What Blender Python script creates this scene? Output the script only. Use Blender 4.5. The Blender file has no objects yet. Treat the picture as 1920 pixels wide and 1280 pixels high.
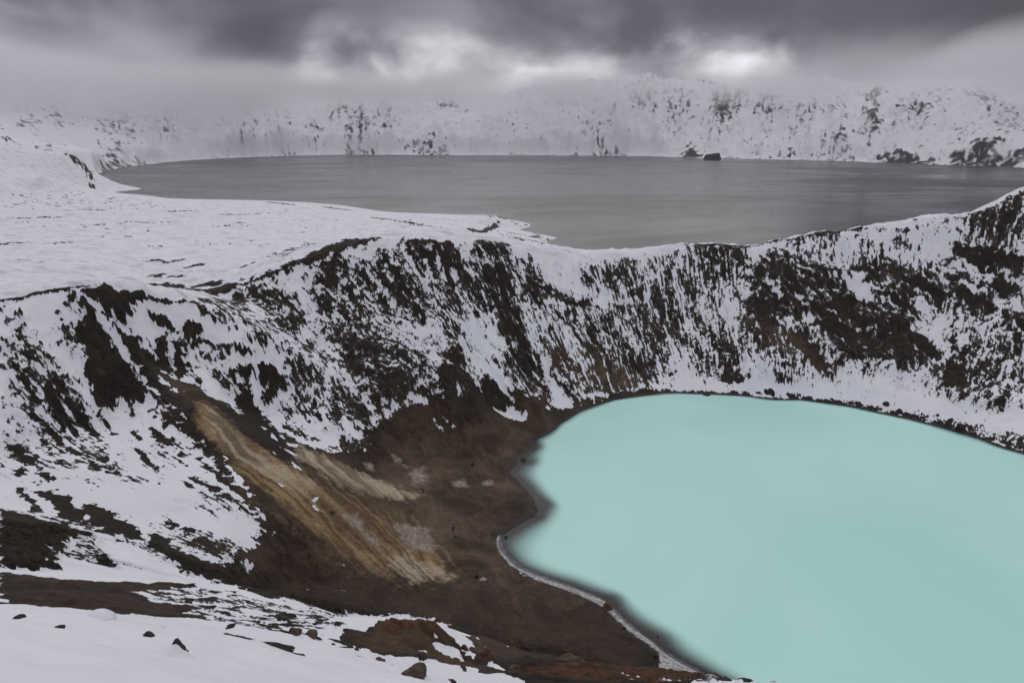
import bpy, math, random
import numpy as np

# ------------------------------------------------------------------ camera
scene = bpy.context.scene
cam_d = bpy.data.cameras.new("camera"); cam = bpy.data.objects.new("camera", cam_d)
scene.collection.objects.link(cam); scene.camera = cam
cam.location = (0, 0, 75.0); cam.rotation_euler = (math.radians(74.0), 0, 0)
cam_d.sensor_width = 36.0; cam_d.lens = 36.0 * 1300 / 1920
cam_d.clip_start = 0.1; cam_d.clip_end = 40000
# ------------------------------------------------------------------ sky
world = bpy.data.worlds.new("World"); scene.world = world; world.use_nodes = True
wn, wl = world.node_tree.nodes, world.node_tree.links
wn.clear()
ZENITH = 0.46
# azimuth, elevation, half-widths (degrees), radiance, raggedness
SKY_LOBES = [(-7, 4.0, 10, 4.0, .62, .7), (-12, 4.6, 5, 4.5, .30, .7), (11, 4.8, 12, 4.0, .40, .8), (18, 4.6, 11, 4.2, .30, .8), (-33, 4, 14, 8, .12, .4), (34, 6, 13, 12, -.16, .3), (-18, 8.5, 12, 5, -.12, .5), (0, 12, 50, 5.5, -.08, .5), (2, 1, 60, 4, .10, .15)]
def wmath(op, a, b=None, c=None):
    n = wn.new('ShaderNodeMath'); n.operation = op
    for i, v in enumerate((a, b, c)):
        if v is None: continue
        if isinstance(v, (int, float)): n.inputs[i].default_value = v
        else: wl.new(v, n.inputs[i])
    return n.outputs[0]
def wrange(v, a, b, c, d, smooth=True):
    n = wn.new('ShaderNodeMapRange'); n.interpolation_type = 'SMOOTHSTEP' if smooth else 'LINEAR'
    wl.new(v, n.inputs[0]); 
    for i, q in enumerate((a, b, c, d)): n.inputs[1+i].default_value = q
    return n.outputs[0]
tc = wn.new('ShaderNodeTexCoord'); wsep = wn.new('ShaderNodeSeparateXYZ'); wl.new(tc.outputs['Generated'], wsep.inputs[0])
DX, DY, DZ = wsep.outputs
def wnoise(scale, sx, sy, sz, detail=5, rough=.55, dist=0.0, off=0.0):
    mp = wn.new('ShaderNodeMapping'); wl.new(tc.outputs['Generated'], mp.inputs[0]); mp.inputs['Scale'].default_value = (sx, sy, sz)
    mp.inputs['Location'].default_value = (off, off*.7, off*.3)
    n = wn.new('ShaderNodeTexNoise'); wl.new(mp.outputs[0], n.inputs['Vector'])
    n.inputs['Scale'].default_value = scale; n.inputs['Detail'].default_value = detail; n.inputs['Roughness'].default_value = rough; n.inputs['Distortion'].default_value = dist
    return n.outputs[0]
soft = wnoise(2.2, 1, 1, 2.6, 3, .5, .2, 3.1)
wisp = wnoise(6.0, 1, 1, 1.5, 5, .5, .25, 8.4)
cl = wmath('ADD', wmath('MULTIPLY', soft, .55), wmath('MULTIPLY', wisp, .45))           # about 0.35 to 0.65
def lobe(az, el, ra, re, amp, warp=.35):
    """A thin or a thick place in the overcast, seen towards azimuth/elevation (degrees)."""
    a = wmath('ARCTAN2', DX, DY); e = wmath('ARCSINE', DZ)
    u = wmath('DIVIDE', wmath('SUBTRACT', a, math.radians(az)), math.radians(ra))
    v = wmath('DIVIDE', wmath('SUBTRACT', e, math.radians(el)), math.radians(re))
    d = wmath('SQRT', wmath('ADD', wmath('MULTIPLY', u, u), wmath('MULTIPLY', v, v)))
    d = wmath('ADD', d, wmath('MULTIPLY', wmath('SUBTRACT', cl, .5), -warp*6))
    return wmath('MULTIPLY', wmath('MULTIPLY', wrange(d, 0.0, 1.0, 1.0, 0.0), amp), wrange(wisp, .36, .64, .35, 1.25))
val = wrange(cl, .40, .60, .105, .35)
for L in SKY_LOBES: val = wmath('ADD', val, lobe(*L))
val = wmath('MAXIMUM', val, .06)
# an overcast sky brightens towards the zenith (CIE overcast)
zen = wmath('MULTIPLY', wrange(DZ, .16, .75, 0.0, 1.0), ZENITH)
val = wmath('ADD', val, wmath('MULTIPLY', zen, wrange(cl, .3, .7, .85, 1.15)))
tint = wn.new('ShaderNodeMix'); tint.data_type = 'RGBA'; wl.new(wrange(val, .1, .5, 0, 1), tint.inputs[0])
tint.inputs[6].default_value = (.955, .935, 1.15, 1); tint.inputs[7].default_value = (.99, .975, 1.045, 1)
vm = wn.new('ShaderNodeVectorMath'); vm.operation = 'SCALE'; wl.new(tint.outputs[2], vm.inputs[0]); wl.new(val, vm.inputs['Scale'])
bg = wn.new('ShaderNodeBackground'); bg.inputs[1].default_value = 1.0; wl.new(vm.outputs[0], bg.inputs[0])
out = wn.new('ShaderNodeOutputWorld'); wl.new(bg.outputs[0], out.inputs[0])

# ------------------------------------------------------------------ sun behind the overcast
SUN_AZ, SUN_EL = math.radians(-7), math.radians(20)
sun_d = bpy.data.lights.new("sun", 'SUN'); sun_d.energy = 0.8; sun_d.angle = math.radians(60); sun_d.color = (1, .97, .93)
sun = bpy.data.objects.new("sun", sun_d); scene.collection.objects.link(sun)
sun.rotation_euler = (math.radians(90) - SUN_EL, 0, math.pi - SUN_AZ)
vs = scene.view_settings
vs.view_transform = 'Standard'; vs.look = 'None'; vs.gamma = 1.0; vs.exposure = 0.0; vs.use_curve_mapping = False
scene.cycles.max_bounces = 6; scene.cycles.diffuse_bounces = 3; scene.cycles.volume_bounces = 2
scene.cycles.transparent_max_bounces = 12
scene.cycles.use_denoising = True
# ------------------------------------------------------------------ survey data (metres, camera above the origin)
GROUND_POINTS = [
  (140.09, 137.7, 0), (135.31, 147.93, 0), (128.97, 160.18, 0), (124.5, 167.67, 0), (119.41, 175.44, 0), (111.94, 183.08, 0), (100.92, 191.76, 0), (87.63, 197.97, 0),
  (72.46, 201.21, 0), (56.47, 203.11, 0), (43.09, 202.63, 0), (30.83, 197.97, 0), (20.25, 189.2, 0), (12.57, 178.42, 0), (5.63, 168.69, 0), (1.33, 158.01, 0),
  (-0.63, 149.3, 0), (3.01, 141.39, 0), (4.95, 134.18, 0), (3.87, 128.21, 0), (0, 124.08, 0), (-2.63, 120.55, 0), (-2.35, 116.83, 0), (0.49, 111.59, 0),
  (4.8, 108.32, 0), (10.31, 105.2, 0), (14.64, 102.23, 0), (16.89, 98.7, 0), (19.66, 94.09, 0), (22.93, 89.24, 0), (26.2, 85.86, 0), (29.42, 83.2, 0),
  (34.09, 78.72, 0), (42.07, 73.32, 0), (75, 45, 0), (110, 45, 0), (150, 60, 0), (178, 90, 0), (53.78, 190.67, -6), (27.47, 172.32, -6),
  (15.59, 152.99, -4), (80.01, 176.57, -8), (106.23, 147.23, -8), (27.94, 133.92, -7), (16.59, 117.54, -4), (37.23, 105.87, -6), (46.3, 92.73, -6), (77.65, 117.82, -9),
  (121.07, 133.92, -7), (27.62, 106.17, -4), (7.19, 135.19, -0.18), (5.77, 128.47, -0.15), (9.2, 133.92, -0.5), (7.53, 163.58, -0.4), (5.22, 154.85, -0.35), (24.52, 92.72, -0.4),
  (30.03, 88.01, -0.9), (34.52, 84.31, -1), (18.4, 102.77, -0.4), (58.89, 214.05, 4.61), (63.28, 234.62, 15.47), (66.1, 249.39, 27.76), (68.35, 261.2, 37.75), (44.56, 211.35, 3.7),
  (44.14, 231.84, 16.17), (45.98, 245.74, 28.45), (47.65, 257.63, 37.06), (23.19, 204.69, 7.69), (23.83, 212.67, 14.02), (25.28, 229.61, 24.19), (26.99, 249.54, 35.94), (5.92, 179.9, 4.95),
  (6.39, 196.9, 8.57), (6.75, 212.89, 20.98), (7.14, 228.89, 31.64), (8.36, 240.85, 38.79), (-7.19, 233.89, 42.9), (-14.74, 162.33, 8.93), (-15.64, 175.3, 15.86), (-17.12, 196.25, 25.2),
  (-18.2, 212.22, 34.8), (-19.18, 227.19, 44.87), (-2.93, 177.98, 4.14), (-3.07, 189.98, 12.53), (-34.14, 222.39, 45.5), (-34.41, 161.37, 13.58), (-39.59, 191.96, 26.29), (-41.72, 205.81, 36.01),
  (-43.7, 218.68, 44.99), (-55.55, 211.84, 43.15), (-51.32, 177.74, 22.55), (-55.29, 195.32, 31.77), (-63.63, 205.37, 40.94), (-51.63, 153.55, 16.56), (-68.03, 188.07, 33.38), (-71.76, 200.55, 38.59),
  (-78.66, 193.63, 36.79), (-84.88, 186.6, 35.5), (-78.09, 187.38, 33.53), (81.82, 206.37, 7.14), (88.03, 226.49, 17.53), (92.07, 241.01, 29.35), (98.57, 256.73, 40.55), (105.03, 202.37, 6.73),
  (115.43, 227.38, 17.31), (122.35, 246.28, 32.22), (129.69, 259.38, 45.73), (114.99, 189.9, 4.38), (139.12, 222.01, 18.67), (148.77, 239.56, 33.39), (146.65, 252.51, 45.55), (157.27, 251.94, 49.05),
  (135.52, 179.61, 6.64), (154.45, 211.64, 21.3), (165.16, 232.26, 38.28), (175.8, 252.9, 55.76), (182.06, 252.14, 59.91), (157.21, 174.67, 3.91), (176.59, 204.24, 23.18), (192.34, 230.23, 45.7),
  (205.03, 252.17, 67.27), (192.84, 196.05, 25.25), (223.83, 242.49, 69.31), (17.05, 245.41, 37.35), (37.14, 253.29, 36.33), (57.99, 259.6, 37.17), (78.17, 260.53, 38.24), (87.84, 259.54, 38.58),
  (106.77, 257.76, 41.4), (116.89, 258.83, 43.24), (134.51, 256.92, 44.84), (140.3, 254.95, 45.07), (152.15, 252.73, 48.01), (-109.66, 145.26, 42.85), (-101.2, 150.07, 43.35), (-93.83, 153.61, 43.34),
  (-87.08, 158.68, 41.66), (-80.82, 163.07, 38.65), (-76.75, 165.03, 37.02), (-67.87, 164.55, 33.25), (-62.23, 160.35, 29.02), (-122.1, 138.98, 40.87), (-130.92, 130.71, 40.76), (-101.13, 131.64, 37.25),
  (-95.83, 123.09, 33.47), (-90.7, 114.41, 28.43), (-85.94, 106.69, 24.85), (-81.49, 100, 23.37), (-95.99, 137.88, 35.46), (-87.25, 122.01, 27.49), (-76.42, 105.17, 22.66), (-72.27, 98.29, 21.46),
  (-85.53, 135.22, 29.38), (-79.31, 122.58, 22.93), (-67.67, 113.33, 20.69), (-62.27, 102.58, 19.13), (-55.01, 102.13, 19.37), (-46.39, 95.31, 16.64), (-40.67, 92.45, 13.8), (-49.28, 92.72, 17.32),
  (-89.84, 149.02, 37.19), (-86.97, 144.91, 33.45), (-81.05, 139.11, 29.25), (-73.07, 133.28, 25.44), (-63.77, 131.34, 23.28), (-55.11, 127.61, 20.22), (-41.87, 124.13, 14.14), (-33.59, 123.51, 10.64),
  (-27.34, 123, 8.01), (-21.6, 126.16, 5.68), (-57.33, 117.79, 19.63), (-48.47, 111.96, 17.19), (-40.12, 105.64, 13.41), (-33.15, 105.93, 10.14), (-25.13, 111.2, 6.92), (-15.33, 108.93, 2.89),
  (-31.47, 99.12, 8.38), (-81.45, 154.89, 33.15), (-72.25, 154.99, 27.97), (-78.06, 146.5, 28.07), (-66.41, 145.57, 23.39), (-60.22, 154.69, 22.81), (-57.74, 146, 16.87), (-66.08, 158.8, 29.46),
  (-46.8, 140.41, 12.83), (-41.8, 138.85, 11.63), (-30.25, 137.72, 6.46), (-38.27, 149.17, 12.96), (-45.72, 165.81, 19.06), (-35.94, 133.24, 9.92), (-25.21, 150.91, 6.81), (-25.11, 160.04, 9.86),
  (-4, 4.47, 70.94), (-3.46, 5.62, 69.9), (-2.61, 7.77, 67.95), (-1.62, 10.88, 65.13), (-11.11, 12.86, 65.27), (-9.61, 14.02, 64.27), (-8.15, 16.05, 62.34), (-5.93, 18.05, 60.26),
  (-4.54, 18.96, 58.81), (-1.11, 19.97, 57.16), (-6.92, 7.9, 68.54), (-5.69, 9.42, 67.19), (-4.68, 11.05, 65.59), (-20.19, 19.4, 60.56), (-19.59, 22.72, 58), (-17.46, 25.61, 55.94),
  (-14, 27.66, 53.54), (-14.93, 41.39, 43.33), (-40.05, 39.14, 48.69), (-36.28, 42.66, 45.55), (-31.87, 47.25, 41.99), (-25.6, 54.27, 36.48), (-20.41, 54.29, 35.17), (-14.61, 51.99, 34.01),
  (-47.14, 46.19, 44.42), (-44.64, 52.62, 39.21), (-40.75, 60.57, 33.37), (-50.88, 76.65, 26.56), (-42.74, 76.92, 23.3), (-73.85, 89.45, 24.14), (-65.89, 90.57, 20.88), (-55.77, 90.14, 18.92),
  (-38.34, 81.43, 17.79), (-38.19, 89.16, 10.69), (-84.5, 85.21, 28.59), (-34.17, 96.11, 7.27), (-26.9, 87.98, 8.61), (-4.01, 27.71, 53.33), (-5.28, 26.48, 54.12), (-7, 24, 55.56),
  (-2.15, 25.91, 52.88), (-2.94, 26.84, 53.03), (1.63, 43.97, 36.69), (6.05, 46.61, 33.66), (10.91, 48.8, 30.85), (18.24, 52.94, 27.09), (-18.95, 130.58, 4.5), (-14.1, 152.75, 3.2),
  (-11.2, 130.64, 2.6), (-11.31, 118.24, 2.6), (-6.61, 128.02, 1.6), (-5.82, 110.27, 2), (-3.64, 142.92, 1.2), (0, 134.07, 0.7), (-21.14, 90.18, 6), (-13.94, 97.32, 3.6),
  (-5.3, 98.68, 2.6), (3.59, 100.32, 1.4), (-4.76, 86.97, 3.8), (3.22, 88.2, 2.8), (8.67, 96.19, 1.4), (11.1, 86.39, 2.4), (17.17, 84.65, 2), (-17.48, 97.89, 4.2),
  (5.74, 173.02, 1.5), (-4.02, 160.24, 2.6), (22.26, 82.76, 1.6), (88.06, 199.39, 1.2), (113, 185.35, 1.2), (64.96, 204.03, 0.9), (127.32, 165.99, 1.2), (40.04, 273.08, 28.33),
  (45.12, 307.71, 10.33), (52.38, 357.18, 2), (56.73, 386.86, -3), (63.26, 431.39, -5), (51.29, 277.3, 29.06), (57.65, 311.71, 11.06), (66.75, 360.88, 2), (72.2, 390.38, -3),
  (80.39, 434.63, -5), (62.35, 279.12, 29.17), (69.98, 313.28, 11.17), (80.89, 362.08, 2), (87.43, 391.35, -3), (97.24, 435.27, -5), (73.42, 280.55, 29.75), (82.28, 314.41, 11.75),
  (94.94, 362.78, 2), (102.53, 391.81, -3), (113.92, 435.34, -5), (83.92, 279.68, 30.24), (93.98, 313.21, 12.24), (108.34, 361.1, 2), (116.97, 389.83, -3), (129.9, 432.93, -5),
  (94.25, 278.48, 30.58), (105.47, 311.64, 12.58), (121.5, 359, 2), (131.12, 387.41, -3), (145.54, 430.04, -5), (105.74, 275.4, 32.55), (118.28, 308.07, 14.55), (136.2, 354.75, 2),
  (146.96, 382.76, -3), (163.09, 424.77, -5), (125.12, 277.06, 35.24), (139.53, 308.95, 17.24), (160.11, 354.52, 2), (172.46, 381.86, -3), (190.98, 422.88, -5), (140.87, 281.74, 35.73),
  (163.23, 326.47, 13.73), (185.59, 371.19, 3), (196.77, 393.55, -4), (219.13, 438.27, -6), (170.51, 273.15, 39.05), (196.99, 315.56, 17.05), (223.47, 357.98, 3), (236.7, 379.18, -4),
  (263.18, 421.6, -6), (196.69, 272.41, 49.91), (225.96, 312.95, 27.91), (255.23, 353.49, 3), (269.87, 373.76, -4), (299.13, 414.29, -6), (220.8, 271.56, 57.27), (252.34, 310.36, 35.27),
  (283.89, 349.15, 3), (299.66, 368.55, -4), (331.2, 407.35, -6), (240.79, 260.86, 59.31), (274.7, 297.6, 37.31), (308.61, 334.34, 3), (325.57, 352.71, -4), (359.49, 389.45, -6),
  (-150.11, 199.71, 34), (-140.66, 209.44, 34), (-118.67, 207.81, 33), (-103.82, 200.69, 33), (-93.59, 195.46, 33), (-220.61, 297.3, 28), (-317.93, 432.1, 20), (-473.89, 649.52, 12),
  (-670.53, 924.81, 6), (-156.24, 264.84, 29), (-265.42, 455.67, 17), (-393.02, 680.45, 9), (-535.79, 933.06, 4), (-117.63, 270.6, 28), (-202.32, 471.39, 15), (-293.98, 690.76, 8),
  (-421.02, 883.19, 3.2), (-332.97, 862.47, 3.6), (-260.8, 839.79, 3.6), (-131.14, 475.31, 14.5), (-175.75, 641.03, 8), (-180.11, 765.44, 4.2), (-114.46, 683.41, 4.6), (-84.78, 502.81, 11),
  (-61.44, 672.93, 7.2), (-17.84, 669.99, 8), (-26.82, 640.23, 7.6), (-45.43, 539.31, 8), (-12.64, 549.95, 5), (-40.24, 572.18, 7.4), (-10.64, 632.8, 1.2), (-172.54, 189.97, 36),
  (-255.22, 284.65, 30), (-554.43, 628.9, 14), (-509.36, 490.74, 20), (-84.27, 211.86, 34.53), (-70.75, 229.33, 40.52), (-58.5, 237.91, 42.53), (-48.92, 245.17, 42.67), (-35.54, 257.56, 42.02),
  (-22.01, 261.07, 41.57), (-9.55, 624.66, 1.2), (9.12, 595.66, 1), (34.78, 566.46, 0.3), (15.85, 514.7, 0.8), (27.09, 502.04, 0.3), (0, 526.17, 4), (-23.57, 511.86, 7.5),
  (-793.11, 1370.9, -2), (-500.8, 1052.96, -2), (-393.69, 1021.88, -2), (-310.51, 1002.14, -2), (-209.39, 921.82, -2), (-132.71, 812.72, -2), (-69.32, 829.84, -3), (-9.31, 816.8, -3),
  (0, 726.22, -2), (42.22, 612.29, -2), (42.66, 554.86, -2), (38.12, 493.6, -1.5), (20.97, 687.03, -2), (152.32, 835.09, -6), (-236.16, 1205.18, -6), (-570.12, 1353.59, -6),
  (342.72, 835.09, -6), (115.61, 628.52, -5), (0, 0, 73.3), (0, -15, 75.5), (-15, -5, 74.5), (-15, 3, 72.6), (12, 4, 69.5), (15, -8, 72),
  (40, -15, 72), (45, 5, 45), (25, 22, 52), (75, 5, 42), (120, 5, 42), (120, -20, 74), (190, 30, 48), (215, 90, 50),
  (245, 140, 52), (-40, 5, 73), (-62, 40, 52), (-80, 60, 46), (-110, 75, 44), (-140, 110, 46), (-160, 150, 44), (-80, -20, 76),
  (0, -80, 70), (120, -80, 68), (-120, -60, 68), (250, 0, 66), (-866.24, 1224.59, 89.95), (-838.23, 1219.74, 77.8), (-805.12, 1205.93, 61.44), (-757.6, 1201.02, 59.78),
  (-728.44, 1195.56, 54.7), (-730.46, 1217.71, 42.06), (-740.73, 1246.52, 27.74), (-784.92, 1098.36, 49.25), (-701.51, 973.59, 23.88), (-676.92, 1026.98, 28.59), (-640.46, 1014.79, 18), (-972.32, 1142.19, 105),
  (-818.88, 944.42, 39.19), (-1056.41, 1064.89, 125.2), (-762.54, 1302.03, -1), (-717.27, 1240.97, -2), (-924.33, 1576.45, -2), (-673.97, 1104.91, 4), (-681.68, 1004.55, 6), (-1163.02, 1981.27, -3),
  (-510.87, 965.92, 1.5), (-605.17, 1077.35, 1), (-740.17, 1303.46, -3), (-810.32, 1482.38, -5), (-942.72, 1688.37, -5), (-697.06, 1304.8, -5), (-663.63, 1336.88, -5), (-1102.08, 1925.36, -5),
  (-608.58, 1121.02, -2), (-1348.2, 1131.3, -6), (-1222.6, 1266, -6), (-1083.6, 1386.9, -6), (-932.7, 1492.6, -6), (-799, 1568.2, -6),
]
MOUNTAIN_POINTS = [
  (-1023.4, 1743.9, 0), (-1254.8, 2335.4, 0), (-1409.4, 3103.2, 0), (-1415.3, 3523, 0), (-1366.3, 3995.3, 0), (-1247.4, 4417.8, 0), (-1062.3, 4612.7, 0), (-737.7, 4513.1, 0),
  (-361.1, 4417.8, 0), (128.6, 4326.3, 0), (598.5, 4238.5, 0), (801.9, 3995.3, 0), (922.1, 3646.2, 0), (1115.7, 3407.8, 0), (1285.7, 3198.5, 0), (1396, 2928.4, 0),
  (1451.8, 2631.7, 0), (1532.4, 2445.6, 0), (1601.5, 2234.6, 0), (1675.1, 2056.9, 0), (1766.5, 1905.1, 0), (-1035.2, 1769.4, 65.2), (-1015.9, 1837.9, 53), (-1080, 1973.9, 28.7),
  (-1203.6, 1960, 71.1), (-1273.3, 1915.4, 82.1), (-1349, 2567.1, 66.3), (-1407.6, 2873.8, 38.6), (-1576.6, 2552.3, 124.1), (-1556.1, 2206.5, 125.2), (-2063.6, 2949.8, 224.3), (-2674.3, 3865, 415.7),
  (-1937.8, 2290.2, 183), (-2897.2, 3443.3, 303.6), (-2459.5, 2490.2, 230.1), (-1612.4, 2879.3, 110.1), (-2068.6, 3769.7, 213.5), (-1841.9, 3995.9, 221.8), (-1623.9, 3545.9, 88.2), (-1633.1, 3977.8, 193.4),
  (-1491.5, 3819.1, 121.6), (-1349.5, 3977.3, 109.5), (-1414, 4377.3, 183.8), (-1107.8, 4154.9, 52), (-1145.3, 4867.1, 168.7), (-1718.4, 4907.9, 306.4), (-1367.4, 5224, 378.9), (-1039.7, 5299, 394.2),
  (-2244.4, 4911.5, 401.1), (-917.1, 4609.7, 131.3), (-850, 4419, 66.3), (-445.9, 5582.2, 422.7), (-408.3, 5083.6, 297), (-379.7, 4684.6, 132.2), (159.6, 5497.7, 428.8), (145.7, 4997.9, 327.9),
  (134.2, 4548, 114.4), (709.7, 5151.3, 424.1), (649.5, 4705.4, 361.7), (615.8, 4407.2, 159.8), (1172.8, 4757.6, 397.4), (1080.2, 4368.4, 326.1), (1021.6, 4073.8, 110.3), (1428.5, 4477.7, 378.4),
  (1444.7, 4050, 293.9), (1342.6, 3714.8, 107.2), (1816, 3897.7, 285.6), (1634.5, 3485.8, 186), (1496.6, 3163.9, 80), (2000.8, 3463.7, 209.5), (1807.2, 3113.5, 143.7), (1640, 2805.9, 69.5),
  (1648.7, 2506.4, 79), (2128.7, 3026.4, 171.4), (1875.3, 2654.4, 118.6), (1709.4, 2404.3, 61.7), (2243.7, 2686.2, 160.6), (1895.2, 2260.7, 118.5), (2311.9, 2354.8, 150), (-951.8, 1621.8, -12),
  (-1167, 2171.9, -12), (-1310.7, 2885.9, -12), (-1316.2, 3276.4, -12), (-1270.6, 3715.6, -12), (-1160, 4108.5, -12), (-987.9, 4289.8, -12), (-686, 4197.2, -12), (-335.8, 4108.5, -12),
  (119.6, 4023.5, -12), (556.6, 3941.8, -12), (745.8, 3715.6, -12), (857.5, 3391, -12), (1037.6, 3169.3, -12), (1195.7, 2974.6, -12), (1298.3, 2723.5, -12), (1350.2, 2447.5, -12),
  (1425.1, 2274.4, -12), (1489.4, 2078.2, -12), (1557.9, 1912.9, -12), (1642.8, 1771.7, -12), (-6495.2, 3750, 330), (-5910.1, 4617.5, 330), (-5209.9, 5395, 330), (-4408.4, 6067.6, 330),
  (-3521, 6622.1, 330), (-2565.2, 7047.7, 330), (-1559.3, 7336.1, 330), (-523.2, 7481.7, 330), (523.2, 7481.7, 330), (1559.3, 7336.1, 330), (2565.2, 7047.7, 330), (3521, 6622.1, 330),
  (4408.4, 6067.6, 330), (5209.9, 5395, 330), (5910.1, 4617.5, 330), (6495.2, 3750, 330), (-1182, 923.5, -20), (-1379, 1077.4, -20), (-1097, 1023, -20), (-1279.9, 1193.5, -20),
  (-1003.7, 1114.7, -20), (-1171, 1300.5, -20), (-902.7, 1198, -20), (-1053.2, 1397.6, -20), (-794.9, 1272.1, -20), (-927.4, 1484.1, -20), (-681, 1336.5, -20), (-794.5, 1559.3, -20),
]
CRATER_SHORE = [
  (140.09, 137.7), (135.31, 147.93), (128.97, 160.18), (124.5, 167.67), (119.41, 175.44), (111.94, 183.08), (100.92, 191.76), (87.63, 197.97),
  (72.46, 201.21), (56.47, 203.11), (43.09, 202.63), (30.83, 197.97), (20.25, 189.2), (12.57, 178.42), (5.63, 168.69), (1.33, 158.01),
  (-0.63, 149.3), (3.01, 141.39), (4.95, 134.18), (3.87, 128.21), (0, 124.08), (-2.63, 120.55), (-2.35, 116.83), (0.49, 111.59),
  (4.8, 108.32), (10.31, 105.2), (14.64, 102.23), (16.89, 98.7), (19.66, 94.09), (22.93, 89.24), (26.2, 85.86), (29.42, 83.2),
  (34.09, 78.72), (42.07, 73.32), (75, 45), (110, 45), (150, 60), (178, 90),
]
CRATER_RIM = [
  (-109.7, 145.3), (-93.8, 153.6), (-76.7, 165), (-82.4, 185.5), (-71.8, 200.5), (-55.6, 211.8), (-34.1, 222.4), (-19.2, 227.2),
  (8.4, 240.9), (27, 249.5), (68.4, 261.2), (98.6, 256.7), (129.7, 259.4), (157.3, 251.9), (182.1, 252.1), (223.8, 242.5),
  (250, 100), (200, 10), (100, -10), (0, -4), (-62, 30), (-115, 70), (-150, 120),
]
# azimuth (degrees) and distance of the far shore
MOUNTAIN_SHORE = [
  (-45.62, 1909), (-38.48, 1961), (-32.79, 1974), (-30.41, 2022), (-28.25, 2651), (-24.43, 3408), (-21.89, 3797), (-18.88, 4222),
  (-15.77, 4590), (-12.97, 4733), (-9.28, 4573), (-4.67, 4432), (1.7, 4328), (8.04, 4281), (11.35, 4075), (14.19, 3761),
  (18.13, 3586), (21.9, 3447), (25.49, 3244), (28.88, 3006), (32.07, 2886), (35.63, 2749), (39.16, 2653), (42.84, 2598),
]
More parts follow.
